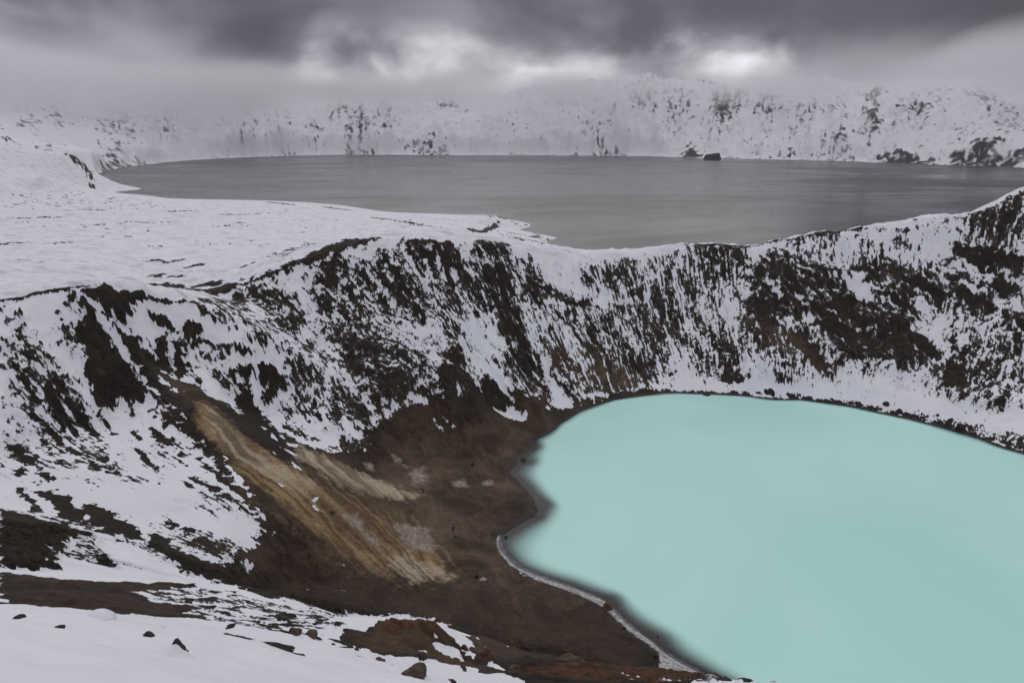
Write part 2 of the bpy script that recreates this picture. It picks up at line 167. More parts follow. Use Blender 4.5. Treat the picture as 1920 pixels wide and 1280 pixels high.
# snow cover and ground kinds, surveyed in plan: (kind, value, edge softness, outline)
COVER = [
  ('mix', 0.58, 6, [(-55.3, 195.5), (-42.2, 209.1), (7.2, 233.1), (67, 254.4), (100.5, 250.5), (128.8, 254.7), (178.2, 246.5), (139.3, 177.5), (120.5, 201.3), (90.5, 207), (49.9, 212), (13.9, 187.4), (-8.4, 169.7), (-34.1, 159.6), (-52.2, 161)]),
  ('dark', 0, 1.2, [(-51.8, 118.5), (-43.9, 117.8), (-43.7, 130.1), (-39.7, 136), (-36, 143.6), (-32.7, 151.7), (-26.7, 162), (-21.7, 165.2), (-13.9, 170.1), (-6, 186.2), (0.9, 182.5), (7.7, 187.1), (13.1, 186.8), (20.6, 192.9), (31, 199.8), (40, 204.1), (50.1, 204.4), (26.4, 188.4), (12.8, 171.3), (5.1, 150.8), (9.2, 134.3), (0, 119.7), (3.8, 108.1), (15.5, 102), (21.1, 92.8), (30.2, 83.2), (7.2, 20.9), (4.1, 18.3), (3.1, 24), (-1.3, 24.3), (-9.8, 90.2), (-16.5, 91.6), (-21, 89.7), (-24.8, 86.1), (-19.5, 54.3), (-20.8, 51.5), (-23.6, 52), (-39.8, 80.3), (-40.9, 75.9), (-44, 89.2), (-40.7, 91.4), (-40.5, 99.9), (-43.3, 104.9)]),
  ('dark', 0, 0.8, [(-72.2, 133.8), (-67.8, 137.8), (-65.8, 139.3), (-61.7, 140.6), (-59.2, 139.4), (-61.7, 146.8), (-60.7, 148), (-59.1, 148.1), (-55.3, 144.2), (-52.7, 140.5), (-48.7, 138.5), (-44.5, 137.2), (-40, 137), (-38.4, 126.1), (-40.3, 118.7), (-43.3, 116.1), (-47.1, 113.1), (-50.5, 115), (-55.7, 118.4), (-61.3, 122.8), (-66.8, 127.5)]),
  ('dark', 0, 0.5, [(-109.6, 145.1), (-106, 148.6), (-100, 152.1), (-94.9, 153.8), (-93.3, 155), (-94.7, 153.4), (-98.7, 151.9), (-100.8, 150), (-103.3, 148.1), (-105.9, 145.4), (-108.7, 143.8)]),
  ('dark', 0, 0.6, [(-95.6, 151.3), (-94.5, 153), (-93.2, 154.8), (-90.8, 155.8), (-87.4, 157.7), (-84.2, 159.2), (-84.8, 157.9), (-85.9, 156.3), (-86.8, 154.6), (-86.5, 152.5), (-86.4, 150.8), (-87.6, 149.9), (-88.5, 150.4), (-90, 150.5), (-92.1, 149.9), (-93.4, 149.7), (-94.5, 150)]),
  ('line', 0.7, 1.77, [(-99.5, 152), (-96.9, 150), (-94.1, 149), (-92.8, 148.3), (-92.2, 147.6), (-91.3, 148)]),
  ('mix', 0.28, 1.5, [(-95.2, 140.2), (-94.9, 142.6), (-94, 144.7), (-92.8, 147.3), (-89, 146.1), (-87.4, 144.9), (-88.8, 140.2), (-89.9, 138.1), (-91.2, 136.5), (-92.4, 138.1), (-94.1, 138.7)]),
  ('dark', 0, 0.6, [(-92.4, 146.5), (-90.8, 146.8), (-89.2, 146.5), (-86.7, 144.6), (-83.9, 141.6), (-79.9, 138.2), (-76.2, 135), (-72.7, 132.5), (-65.7, 125.9), (-59.5, 120.7), (-53.4, 117.6), (-49.6, 112.4), (-46.8, 108.5), (-43.3, 104.9), (-43.9, 106.1), (-47, 108.2), (-49.6, 111.4), (-51.9, 112.5), (-54.9, 116.5), (-56.9, 118), (-59.5, 119.8), (-60.6, 121.6), (-63.2, 123.7), (-65.5, 124.3), (-66.6, 123.3), (-68.8, 126.2), (-69.7, 129.2), (-71.5, 131.1), (-73.4, 131.7), (-74.8, 130.6), (-75.1, 128.6), (-74.4, 126.7), (-75.8, 127.8), (-77.3, 129.2), (-78.3, 128.8), (-78.5, 127.4), (-78.1, 125.7), (-78.9, 125.7), (-80.5, 126.6), (-82.8, 128.8), (-84.7, 131), (-86.8, 134.4), (-88.9, 138), (-90.3, 140.4)]),
  ('snow', 1, 0.6, [(-93.4, 149.7), (-92.1, 149.9), (-90.8, 149.5), (-89.2, 148.7), (-87, 148.1), (-82.8, 146), (-78.1, 142.3), (-77.1, 140.2), (-78.1, 139.2), (-81.7, 140.6), (-85.2, 143.4), (-88.4, 146.3), (-91.5, 148.1)]),
  ('line', 0.9, 1.71, [(-89.5, 149), (-87.3, 147.9), (-84.8, 147.2), (-82.2, 145.6)]),
  ('line', 1.2, 1.67, [(-84.6, 147.8), (-82.6, 146.3), (-79.5, 145.2), (-77.5, 143.4)]),
  ('dark', 0, 0.6, [(-84.8, 147.2), (-83, 147), (-81.5, 145), (-78.1, 143), (-74.6, 138.9), (-69.8, 135.5), (-65.2, 132.3), (-62.7, 128.8), (-72.2, 133.8), (-74.5, 135.1), (-78.7, 139.1), (-82.9, 144)]),
  ('mix', 0.2, 1.2, [(-102.8, 139.7), (-101, 137.9), (-98.5, 135.3), (-96.5, 135), (-92.2, 133.4), (-92, 130.5), (-92.7, 128.3), (-94.3, 127.3), (-97, 130.2), (-99.6, 134.5)]),
  ('mix', 0.47, 2, [(-100.3, 132.7), (-96.9, 130.3), (-94.5, 127.2), (-91.6, 129.3), (-89.2, 130.8), (-86, 127.2), (-91.6, 120.9), (-95.7, 125.4)]),
  ('mix', 0.45, 2, [(-93.3, 122.4), (-87.5, 129.6), (-83.6, 124.8), (-76, 118.1), (-65.3, 106.9), (-73, 109.4), (-78.7, 110.6), (-83.1, 111.9), (-88.5, 116), (-92.6, 121)]),
  ('line', 0.6, 1.49, [(-92.1, 124), (-90.1, 122.2), (-87.7, 121), (-84.6, 119.7), (-82, 117.6)]),
  ('line', 0.6, 1.42, [(-88.4, 118.2), (-86.7, 117.3), (-84.8, 116.5), (-82, 115.1), (-79.7, 113.4), (-76.7, 111.8)]),
  ('line', 0.66, 1.49, [(-89.6, 126.3), (-88.1, 124.1), (-86.3, 122.7), (-84.4, 121.1), (-82.4, 119.5), (-80.1, 117.7)]),
  ('line', 0.78, 1.49, [(-88.6, 128.4), (-86.6, 125.9), (-84.3, 124.1), (-82, 123), (-79.9, 121.6), (-76.1, 118.1)]),
  ('line', 0.48, 1.52, [(-91.3, 125.1), (-89.5, 124.3), (-87.7, 122.8), (-86.1, 121.1)]),
  ('mix', 0.72, 3, [(-93.1, 118.4), (-90.3, 119.1), (-84.6, 112.1), (-77.4, 111.3), (-75.6, 105.5), (-77.8, 101.5), (-81.5, 102.2), (-87.3, 108.8)]),
  ('dark', 0, 0.4, [(-85.3, 108.6), (-84.8, 109.4), (-83.3, 108.8), (-84.1, 108)]),
  ('dark', 0, 0.4, [(-83, 107.6), (-81.7, 109), (-80.9, 108), (-80.4, 106.3), (-81.5, 106.9), (-81.3, 105.6)]),
  ('dark', 0, 0.4, [(-81.2, 103.2), (-81.1, 104.3), (-79.8, 103.5), (-78.8, 102.5), (-80.5, 102.6)]),
  ('dark', 0, 0.4, [(-86.7, 112.9), (-86.3, 113.4), (-84.6, 111.5), (-85.6, 112)]),
  ('dark', 0, 0.4, [(-83.4, 103.5), (-82.2, 104.5), (-82.4, 103.7)]),
  ('dark', 0, 0.4, [(-72.8, 109.9), (-69.5, 107.7), (-71.2, 107.9)]),
  ('dark', 0, 0.4, [(-77.2, 107.6), (-77.4, 108.7), (-76, 107)]),
  ('dark', 0, 0.4, [(-77.6, 103.4), (-76.8, 103.6), (-76.1, 103)]),
  ('dark', 0, 0.4, [(-75.4, 102.9), (-75.2, 103.5), (-74.8, 102.6)]),
  ('mix', 0.8, 2, [(-71.9, 121.7), (-63.3, 117.9), (-55.6, 101.3), (-68.9, 116.4)]),
  ('line', 0.5, 1.31, [(-68.3, 116.2), (-64.9, 112.9), (-62.1, 110.7)]),
  ('line', 0.4, 1.4, [(-72.1, 121.7), (-69.4, 119.3)]),
  ('line', 0.5, 1.45, [(-79.9, 125.2), (-75.1, 120.7)]),
  ('dark', 0, 0.5, [(-77.5, 98.2), (-77.1, 98.9), (-75.5, 96.9), (-73.7, 95.8), (-71.3, 93.8), (-70.6, 92.6), (-71.1, 92), (-73.2, 94.8), (-75.1, 95.7)]),
  ('dark', 0, 0.5, [(-75, 98.4), (-73.4, 99.8), (-70, 98.6), (-66.8, 95.5), (-63.4, 91.9), (-65.6, 92.6), (-67.6, 92.7), (-69.1, 93.9), (-72.5, 97.1)]),
  ('dark', 0, 0.5, [(-67.7, 98), (-65.8, 98.6), (-61.5, 96.1), (-57.4, 93.6), (-53.7, 90.2), (-55.6, 90.4), (-59, 90.7), (-62.9, 92.6), (-65.4, 95.5)]),
  ('dark', 0, 0.7, [(-54.4, 91.6), (-53.2, 92.6), (-49.9, 90.3), (-46.6, 87.8), (-44.5, 88.2), (-42, 90.3), (-42.1, 95), (-41.2, 93.4), (-36.7, 79.3), (-40.5, 75.2), (-45.8, 80.1), (-52.8, 88.2)]),
  ('mix', 0.5, 1, [(-57, 96.4), (-53.5, 96.2), (-47.7, 94.5), (-43, 95.9), (-41.9, 90.8), (-47.1, 88.2), (-51.7, 92.4)]),
  ('dark', 0, 0.5, [(-58, 116.1), (-57.1, 116.3), (-53.3, 113.4), (-51.7, 112.4), (-49.6, 110.4), (-47.7, 110.3), (-45.8, 108.4), (-44, 106.7), (-45.8, 107.2), (-47.5, 107.9), (-49.5, 109.2), (-51.1, 109.9), (-52.8, 111.4), (-55.2, 113.3), (-56.8, 114.8)]),
  ('dark', 0, 0.5, [(-56.7, 109.7), (-55.4, 110.1), (-53.7, 109), (-50.5, 107.8), (-48.9, 106.9), (-47.1, 106), (-44.9, 104.8), (-44, 104.8), (-44.7, 103.9), (-47.1, 104.5), (-50.5, 105.5), (-53, 107.5), (-55.9, 108.6)]),
  ('dark', 0, 0.5, [(-68.6, 122.6), (-67.4, 122.4), (-65, 120.9), (-62.7, 118.9), (-63.1, 118), (-64.8, 118.7), (-66.5, 119.7)]),
  ('dark', 0, 0.5, [(-62.7, 118.3), (-61.7, 118.3), (-59, 116.6), (-60.6, 115.8)]),
  ('line', 0.35, 1.3, [(-63.7, 116.4), (-61.6, 115.3), (-58.8, 113.5), (-58.1, 113)]),
  ('line', 0.35, 1.18, [(-56.2, 107.7), (-52.9, 105), (-49.6, 103.4)]),
  ('line', 0.3, 1.16, [(-55, 106.2), (-51.3, 103.9), (-49.6, 102.7)]),
  ('mix', 0.75, 1, [(-55, 106.2), (-50.4, 105.3), (-45.4, 103.7), (-48.6, 100.9), (-52.2, 102.5)]),
  ('mix', 0.86, 3, [(-66.2, 116.1), (-59.9, 113.1), (-55.3, 106.2), (-50.9, 99.6), (-57.3, 97.8)]),
  ('mix', 0.5, 0.8, [(-71.6, 127.7), (-70.5, 128.5), (-68.2, 126.4), (-68.2, 124.1), (-70, 124.2)]),
  ('snow', 1, 0.3, [(-62.5, 126.2), (-61, 124.6), (-61.8, 125.5)]),
  ('snow', 1, 0.3, [(-70.9, 133.2), (-69.2, 131.6), (-67.1, 129.7), (-67.6, 129.6)]),
  ('snow', 1, 0.3, [(-65.5, 128.2), (-63.9, 126.8), (-64.4, 127)]),
  ('snow', 1, 0.3, [(-50.2, 113.3), (-49, 113.1), (-48.7, 111.6), (-47.6, 110.4), (-48.4, 110.5)]),
  ('dark', 0, 0.5, [(-85, 159), (-84.2, 159.7), (-82.4, 161.1), (-78.9, 163.8), (-77.5, 165.7), (-76, 165), (-73.9, 163.8), (-71.5, 163.1), (-69.3, 161.7), (-71.3, 162.5), (-73.4, 162.3), (-75.2, 162.7), (-76.5, 164), (-78.1, 164), (-81.8, 160.7), (-83.8, 158.7), (-84.6, 158)]),
  ('dark', 0, 0.5, [(-83.9, 155.7), (-82.4, 156.9), (-80.7, 157.4), (-79.1, 156.9), (-77.3, 156.2), (-79.2, 155.9), (-80.8, 155.9), (-82.3, 155.8), (-83.7, 155.1)]),
  ('dark', 0, 0.5, [(-77, 157.5), (-75.4, 159.5), (-73.9, 159.5), (-72.9, 158.8), (-73, 158), (-74.1, 157.5), (-74.2, 156.5), (-75.5, 155.6), (-76.4, 156.4)]),
  ('dark', 0, 0.6, [(-80.3, 154.7), (-79.5, 154.8), (-78.9, 152.5), (-78.5, 150.4), (-76.6, 147.7), (-75, 145.1), (-74.3, 142.6), (-76.2, 143.8), (-77.9, 145), (-80, 150.1), (-80.2, 152.3)]),
  ('dark', 0, 0.6, [(-77.5, 153.7), (-76.3, 153.4), (-74.9, 150.6), (-71.6, 145.1), (-72.5, 142), (-73.4, 143.5), (-74.8, 148), (-76.3, 150.8)]),
  ('dark', 0, 0.4, [(-75.9, 154.5), (-75.2, 154.6), (-74.4, 150.9), (-72.8, 148.9), (-73.8, 148.9)]),
  ('line', 0.5, 1.62, [(-72.8, 148.9), (-70.5, 146.1), (-68.5, 144)]),
  ('line', 0.6, 1.72, [(-74.4, 155.2), (-72, 156.6), (-69, 156.6)]),
  ('mix', 0.35, 0.8, [(-69.4, 153.7), (-67.9, 153.7), (-67.3, 151.9), (-64.7, 149.6), (-63.6, 147.3), (-63.2, 144.1), (-65.1, 145.1), (-66.9, 146.4), (-68.9, 151.7)]),
  ('mix', 0.75, 1.5, [(-75.7, 154.4), (-68.1, 156.3), (-65.5, 154.5), (-64.5, 149.9), (-69.8, 149.3), (-73.1, 152.7)]),
  ('mix', 0.12, 0.6, [(-68.1, 156.8), (-64.8, 157.7), (-63.1, 157.7), (-60.1, 160.2), (-61.9, 156.9), (-64.6, 155.5), (-66.1, 156.5)]),
  ('mix', 0.15, 0.8, [(-64.4, 161.7), (-60.5, 166.6), (-59.6, 164.4), (-60.3, 161), (-62.2, 159.8)]),
  ('dark', 0, 0.5, [(-59.5, 158), (-58.4, 156.7), (-57.5, 156.3), (-57.3, 153.9), (-58, 152.3), (-58.8, 153.7), (-59.5, 153.2), (-60.7, 153.8), (-60.9, 152.6), (-59.7, 149.7), (-60.1, 148.5), (-62.5, 151.4), (-63.4, 152.9), (-61.5, 154.6), (-59.7, 155.3)]),
  ('dark', 0, 0.6, [(-58.1, 157), (-56.2, 157.7), (-53.9, 156.6), (-53.2, 154.7), (-54.6, 151.3), (-57, 148.5), (-57.8, 151.3), (-56.8, 153.8)]),
  ('dark', 0, 0.6, [(-51.4, 155.9), (-50.1, 156.7), (-49.1, 155), (-50.3, 153.8)]),
  ('sline', 0.55, 1.63, [(-59.9, 155), (-59.3, 152.6), (-58.1, 147.6)]),
  ('dark', 0, 0.6, [(-79.3, 144.4), (-76.8, 143.1), (-72.4, 141.6), (-67.6, 141.8), (-64.4, 140.4), (-61.9, 140.7), (-62.9, 136.6), (-65.4, 133.4), (-70.1, 137.6), (-74.5, 140.5), (-78, 141.5)]),
  ('dark', 0, 0.6, [(-65.5, 152.5), (-64.2, 151.7), (-62.8, 149.7), (-59.7, 148.5), (-58.7, 147), (-59.7, 145.8), (-63.3, 147.6)]),
  ('snow', 1, 0.3, [(-63.9, 148.8), (-63, 148.6), (-60, 145.8), (-61.1, 146)]),
  ('mix', 0.45, 1.5, [(-79.6, 167.2), (-76.9, 191.9), (-72.6, 186.6), (-65.9, 167.9), (-68.2, 162), (-73, 164.9)]),
  ('mix', 0.22, 2, [(-74.3, 192), (-66.7, 193.8), (-62.3, 192.4), (-59.3, 189.7), (-60.6, 186), (-61.4, 183.5), (-63.6, 178.3), (-66.8, 181.9), (-70.8, 185)]),
  ('mix', 0.22, 2, [(-63.1, 177.5), (-60.7, 186.5), (-57, 187.2), (-56.1, 181.8), (-57, 172.9), (-60.6, 173.1)]),
  ('mix', 0.6, 2, [(-67.1, 166.6), (-63.6, 178.3), (-59.6, 169.9), (-59.8, 166.2), (-64.6, 162.8)]),
  ('mix', 0.42, 2, [(-57, 172.9), (-52.6, 183.1), (-45.8, 155.1), (-48.7, 154.3), (-53, 156.4), (-54.6, 159.7), (-55.5, 166.1)]),
  ('mix', 0.12, 1.5, [(-61, 203.6), (-51.9, 209.6), (-48.6, 191.8), (-54.6, 190.9), (-56.9, 196.9)]),
  ('mix', 0.5, 1.5, [(-55.6, 148.4), (-50.7, 154.9), (-43.5, 167.4), (-33.4, 155.7), (-36.6, 141.2), (-44.1, 148), (-48, 144.6)]),
  ('mix', 0.2, 0.6, [(-51.3, 151.6), (-48.8, 153), (-44.6, 150), (-44.4, 149.1), (-47.6, 148.5), (-50.6, 149.7)]),
  ('mix', 0.35, 0.6, [(-51.4, 143.3), (-48, 142.7), (-42.6, 141.7), (-42.2, 140.4), (-47.3, 140.2)]),
  ('mix', 0.3, 1, [(-37.8, 141.4), (-33.3, 148.2), (-31.2, 143), (-33.9, 139.1)]),
  ('mix', 0.14, 2.5, [(-51.6, 208.3), (-48, 205.7), (-40.9, 194), (-41.3, 187.8), (-47.8, 188)]),
  ('mix', 0.42, 2, [(-40, 213.3), (-33.2, 220.7), (-20.5, 225), (-18, 221.6), (-17.4, 213.1), (-13.9, 208.5), (-26, 194.4), (-33.4, 204.5)]),
  ('mix', 0.45, 2, [(-46.1, 207), (-40, 213.3), (-33.4, 204.5), (-25.4, 193.3), (-31.6, 189.7), (-38.5, 191.8), (-42.8, 199.9)]),
  ('line', 1, 2.05, [(-44.8, 205.4), (-41.1, 202), (-36.1, 196.9)]),
  ('line', 1, 2.03, [(-41.3, 207.4), (-35.3, 202.4), (-31.7, 198.7), (-27.4, 193.5)]),
  ('line', 1, 2.05, [(-39.3, 212.1), (-34.7, 206.1), (-30.3, 200.2), (-25.4, 193.3)]),
  ('line', 1, 2.14, [(-32.5, 219.4), (-30.8, 214), (-28.6, 209.3), (-26.5, 204.7)]),
  ('line', 1, 2.15, [(-28.8, 221.6), (-26.5, 215.9), (-25, 211.1), (-22.9, 205.9)]),
  ('line', 1, 2.17, [(-25, 223.7), (-22.2, 217.7), (-20.2, 212.6), (-18.2, 208.2)]),
  ('line', 1, 2.21, [(-21.1, 224.9), (-17.9, 220.3), (-16.4, 214.3)]),
  ('sline', 0.8, 2.12, [(-35.1, 217.9), (-29.2, 209.8), (-25.3, 203.1)]),
  ('sline', 0.8, 2.14, [(-30.1, 218.4), (-26.7, 212.4), (-23.5, 207.1)]),
  ('sline', 0.8, 2.16, [(-26.4, 220.5), (-22.7, 214), (-20.5, 209.7)]),
  ('sline', 0.8, 2.17, [(-22.6, 222), (-19.3, 216.1), (-17.3, 211.3)]),
  ('sline', 0.8, 2.21, [(-17.7, 226.3), (-14.5, 220.5), (-12, 214.3)]),
  ('sline', 0.8, 2.04, [(-43.4, 206.5), (-37.7, 200.4), (-32.2, 194.2)]),
  ('mix', 0.1, 1, [(-33.3, 221.5), (-27.3, 224.2), (-25.7, 219.2), (-24.3, 216.2), (-27.8, 212), (-30.7, 213.2), (-32.8, 216.9)]),
  ('mix', 0.13, 1, [(-25, 224.2), (-20.5, 225.5), (-17.9, 220.3), (-16.4, 214.3), (-19.7, 213.5), (-22.2, 217.7)]),
  ('mix', 0.12, 1.2, [(-13.8, 229.9), (-5.6, 234.8), (-0.8, 237.2), (-1.3, 226.7), (-6, 224.7), (-11.2, 222.6), (-13, 225.3)]),
  ('mix', 0.35, 1.5, [(-12.3, 222), (0.4, 228.1), (0.4, 219.7), (-8.5, 210.1), (-14, 210.5)]),
  ('mix', 0.1, 0.8, [(-15.8, 213.3), (-13.1, 214.8), (-12.9, 211.6), (-14.6, 210.8)]),
  ('mix', 0.1, 0.8, [(-9.8, 216.3), (-4.2, 219.4), (-0.7, 219.4), (-5.8, 216.1)]),
  ('mix', 0.5, 2, [(-26.7, 200.9), (-10.7, 211.2), (2.7, 219.9), (2.7, 213.8), (-13.4, 199.5), (-23.5, 195.2)]),
  ('line', 0.5, 2.05, [(-15.4, 197.9), (-10.4, 203.2), (-6.2, 207.3), (-1.3, 211)]),
  ('mix', 0.88, 1.5, [(-16.4, 196.6), (-5.1, 207.6), (-3.9, 200), (1.5, 201.9), (-0.7, 189.8), (-7.8, 188), (-12.9, 190.3)]),
  ('mix', 0.3, 1, [(-5.1, 207.6), (3.2, 212.5), (3.7, 206.1), (-0.1, 202.9), (-3.9, 203.1)]),
  ('mix', 0.28, 1, [(5.2, 226.7), (9.5, 229.9), (9.1, 218.7), (3.9, 217)]),
  ('line', 1.1, 2.27, [(9.9, 224.6), (14.7, 225.4), (19.5, 225.1), (28.9, 228)]),
  ('mix', 0.12, 0.6, [(18.4, 226), (23.3, 227.8), (28.9, 228), (22.4, 224), (18.2, 223)]),
  ('mix', 0.1, 0.5, [(35.5, 231.6), (41.6, 235.3), (40, 232.6), (36.4, 228.6)]),
  ('mix', 0.93, 2, [(9.8, 240.8), (25, 248.7), (24.3, 240), (32.9, 236.7), (43.7, 237), (33.2, 228.5), (20.9, 227.7), (10, 228.7)]),
  ('mix', 0.5, 2, [(24.3, 240), (39.5, 249.9), (63.4, 256.6), (60.7, 241.2), (47.3, 239.6), (34.1, 236.5), (24.5, 234.5)]),
  ('mix', 0.2, 0.8, [(53.1, 248.3), (62.4, 250.7), (62.1, 249.1), (54.8, 246.7)]),
  ('mix', 0.25, 0.8, [(24.3, 240), (29.6, 242.1), (28, 239), (24.7, 237.4)]),
  ('mix', 0.45, 2, [(29, 223.5), (39.9, 232.1), (60.7, 241.2), (54.9, 211.6), (42.1, 206), (31, 208.2), (22.7, 212.1), (16.9, 211.4)]),
  ('mix', 0.3, 1.5, [(-47.3, 185.5), (-41.6, 184), (-34.2, 183.6), (-29.4, 173.3), (-24.8, 169.9), (-28, 163), (-32.9, 158.2), (-40.9, 168.3), (-44.2, 170.8)]),
  ('mix', 0.1, 0.8, [(-34.7, 168.6), (-30.6, 171.8), (-25.7, 170.2), (-24.5, 167.3), (-27.9, 162.4), (-33.6, 161.9), (-35.3, 164.5)]),
  ('mix', 0.08, 0.8, [(-19.4, 183.1), (-14.8, 187.6), (-11.5, 182.4), (-10.2, 175), (-14.6, 169.2), (-19.3, 170.4), (-20.2, 176.3)]),
  ('mix', 0.75, 1.5, [(-35.7, 183.6), (-24.3, 192.2), (-18.2, 186.6), (-19.3, 171.1), (-24.3, 170), (-29.5, 174.6)]),
  ('mix', 0.07, 0.8, [(4.2, 201.2), (7.5, 202.8), (7.4, 198.6), (5.6, 190.4), (3, 188.1), (3.6, 196.6)]),
  ('mix', 0.28, 1, [(10.9, 205.4), (19.7, 210.1), (30.1, 211.2), (36.7, 208), (42.5, 208), (40.7, 204.2), (27.1, 198.1), (20.6, 199.7), (12.4, 201.6)]),
  ('mix', 0.36, 1, [(-5.3, 192.5), (2.6, 201.7), (8.1, 202.5), (12.4, 200.1), (16, 196.7), (24.3, 197.5), (16.1, 189.6), (11.2, 187.1), (3.5, 188.6), (-1.2, 185.7), (-4.2, 188.4)]),
  ('snow', 1, 0.5, [(-12.8, 187.3), (-6.3, 188.1), (-2.7, 185.4), (1.4, 179), (-2.6, 182.9), (-7.7, 185.3), (-10.7, 184.5)]),
  ('snow', 1, 0.4, [(-5.3, 176.5), (-3.6, 177.4), (-0.1, 179), (3.8, 176.4), (3.3, 174.4), (-1.6, 174.7)]),
  ('snow', 1, 0.6, [(8.6, 202.8), (10.8, 202.2), (12.7, 195.2), (17.7, 190.6), (17, 188.3), (10, 182.9), (12.4, 188.9), (9.6, 197.8)]),
  ('snow', 1, 0.3, [(-19.5, 160), (-17.4, 158.5), (-16.8, 157), (-18.6, 158.1)]),
  ('snow', 1, 0.3, [(-17.1, 160.9), (-13.4, 158.1), (-15.2, 158.7)]),
  ('snow', 1, 0.4, [(-39.2, 151.6), (-36.4, 148), (-33.6, 145.8), (-35.4, 144.7), (-39, 146.8)]),
  ('snow', 1, 0.4, [(-23.4, 165.8), (-20.5, 163.7), (-21.3, 163.2), (-25.4, 163.2)]),
  ('line', 0.35, 2.15, [(13.8, 218.4), (17.7, 215.2), (21.5, 211.7), (25.5, 211)]),
  ('mix', 0.45, 2, [(65, 264), (86.8, 257), (81.6, 236.6), (70.2, 238), (60.4, 239.4)]),
  ('mix', 0.7, 2, [(60.4, 239.4), (70.2, 238), (78.5, 227.2), (70.5, 225.3), (63, 217.2), (56, 216.6)]),
  ('mix', 0.88, 1, [(89.4, 254), (105.1, 255.4), (96.6, 250.6), (89, 247.6), (84.6, 246.4)]),
  ('dark', 0, 0.6, [(69.2, 263.3), (87.6, 259.5), (105.3, 256.1), (125, 262.9), (130, 258.8), (130.6, 256.9), (123.1, 256.8), (104.7, 254.2), (86.8, 257), (68.6, 261)]),
  ('mix', 0.55, 1.5, [(95.4, 251.1), (113.3, 258.6), (122.9, 258), (120.9, 250.6), (113.3, 246.4), (102, 245.6)]),
  ('mix', 0.84, 1.5, [(122.9, 258), (155, 245.5), (152.8, 241.5), (140.5, 240.9), (124, 249.4)]),
  ('mix', 0.24, 1.5, [(84.9, 247.3), (95.4, 251.1), (101.8, 245), (109.3, 246.8), (115.3, 244), (116.2, 235), (123.9, 231.3), (130.1, 234.2), (135.5, 225.9), (130.3, 220.1), (131.2, 205.3), (125.4, 200.7), (117.8, 197.9), (112.8, 205.7), (104, 205.6), (101.1, 222.3), (95.8, 225.3), (89.5, 221.5), (89.2, 216.7), (81.5, 219.7), (78.5, 227.2), (83.2, 235.4)]),
  ('snow', 1, 0.6, [(89, 240.1), (91.2, 238.3), (93.2, 233.9), (91.8, 233.5), (89.4, 236.7)]),
  ('snow', 1, 0.6, [(97.5, 226.8), (102.1, 226.8), (100.4, 223.9), (98, 222.4)]),
  ('snow', 1, 0.4, [(94.9, 235.2), (100.7, 232.5), (99, 231.5)]),
  ('snow', 1, 0.8, [(117.4, 242.3), (122.7, 240), (125, 234.1), (124.8, 232), (120.5, 234.2), (117.3, 236.2)]),
  ('mix', 0.12, 1, [(121.4, 245.5), (128.1, 242.4), (134.1, 241.1), (140.9, 235.6), (146.5, 227.5), (140.5, 228.9), (137.7, 231), (134.9, 227.4), (129.7, 230), (126.5, 238)]),
  ('mix', 0.03, 0.8, [(152.5, 240.9), (155.1, 241.3), (164.2, 233.9), (169.4, 227.6), (167, 223), (161.3, 226.7), (156.1, 234)]),
  ('mix', 0.08, 0.6, [(147.2, 236.9), (151.3, 232.7), (153.2, 229), (149.1, 231.7)]),
  ('mix', 0.07, 0.8, [(156.9, 224.9), (160.7, 225.5), (164.2, 222.1), (162.5, 214.7), (158.7, 216.3)]),
  ('mix', 0.07, 0.8, [(147.5, 228.4), (151, 226.9), (153.7, 221.9), (155.3, 218.3), (153.4, 216.9), (149.5, 220.4)]),
  ('line', 1, 2.63, [(153.4, 216.9), (155.3, 211.1), (158.7, 207.8)]),
  ('dark', 0, 0.7, [(90.2, 219.7), (95, 219.2), (97.8, 212.9), (99, 203.1), (98.3, 199.7), (95.7, 203.7), (93.8, 210.1), (90.1, 215.7)]),
  ('dark', 0, 0.7, [(126.2, 224.7), (129.8, 216.4), (132.5, 211.2), (131.2, 204.2), (127.6, 202.7), (127.1, 208.6), (126.7, 216.2)]),
  ('mix', 0.1, 1, [(107.6, 229.7), (119.4, 226.2), (125.2, 219.5), (125.1, 207), (117.7, 200), (113.6, 207.5), (108.2, 214.6), (103.1, 220.7)]),
  ('mix', 0.3, 1, [(65.3, 230.4), (70.5, 225.3), (71.5, 214.6), (74.6, 206), (70.2, 204.8), (66, 207), (67.6, 216.1), (64.9, 226)]),
  ('dark', 0, 0.5, [(65.6, 207.7), (70.7, 206.6), (74.6, 206), (69, 204.6)]),
  ('mix', 0.72, 1.5, [(76.5, 219.7), (88.2, 213.4), (94.5, 203.4), (93.9, 198.3), (82.2, 201.7), (75.5, 211.5)]),
  ('mix', 0.15, 0.6, [(81.4, 205.5), (85.8, 202.2), (84.8, 200.6), (81.2, 202.4)]),
  ('mix', 0.1, 0.6, [(100.7, 210.9), (104.2, 201.7), (100.5, 204.2)]),
  ('mix', 0.1, 0.6, [(112.3, 196.9), (116.4, 191.7), (115, 189.7), (112.4, 193.4)]),
  ('mix', 0.45, 2, [(145.1, 223.3), (149.5, 220.4), (157.6, 205.9), (140.3, 177.8), (130.9, 177.7), (123.7, 184.8), (126.6, 195.5), (136.1, 207.9)]),
  ('line', 0.8, 2.44, [(141.1, 214.1), (134.6, 202), (128.5, 192.9)]),
  ('line', 0.8, 2.42, [(140.7, 205.9), (131.8, 193.8)]),
  ('line', 0.8, 2.4, [(154.9, 205.2), (149, 194.2), (141.6, 186.7), (133.8, 178.3)]),
  ('mix', 0.9, 1.5, [(136.6, 227.1), (144.8, 225.1), (142.3, 219.8), (134.2, 206.5), (132.2, 207.1), (132.8, 217.6)]),
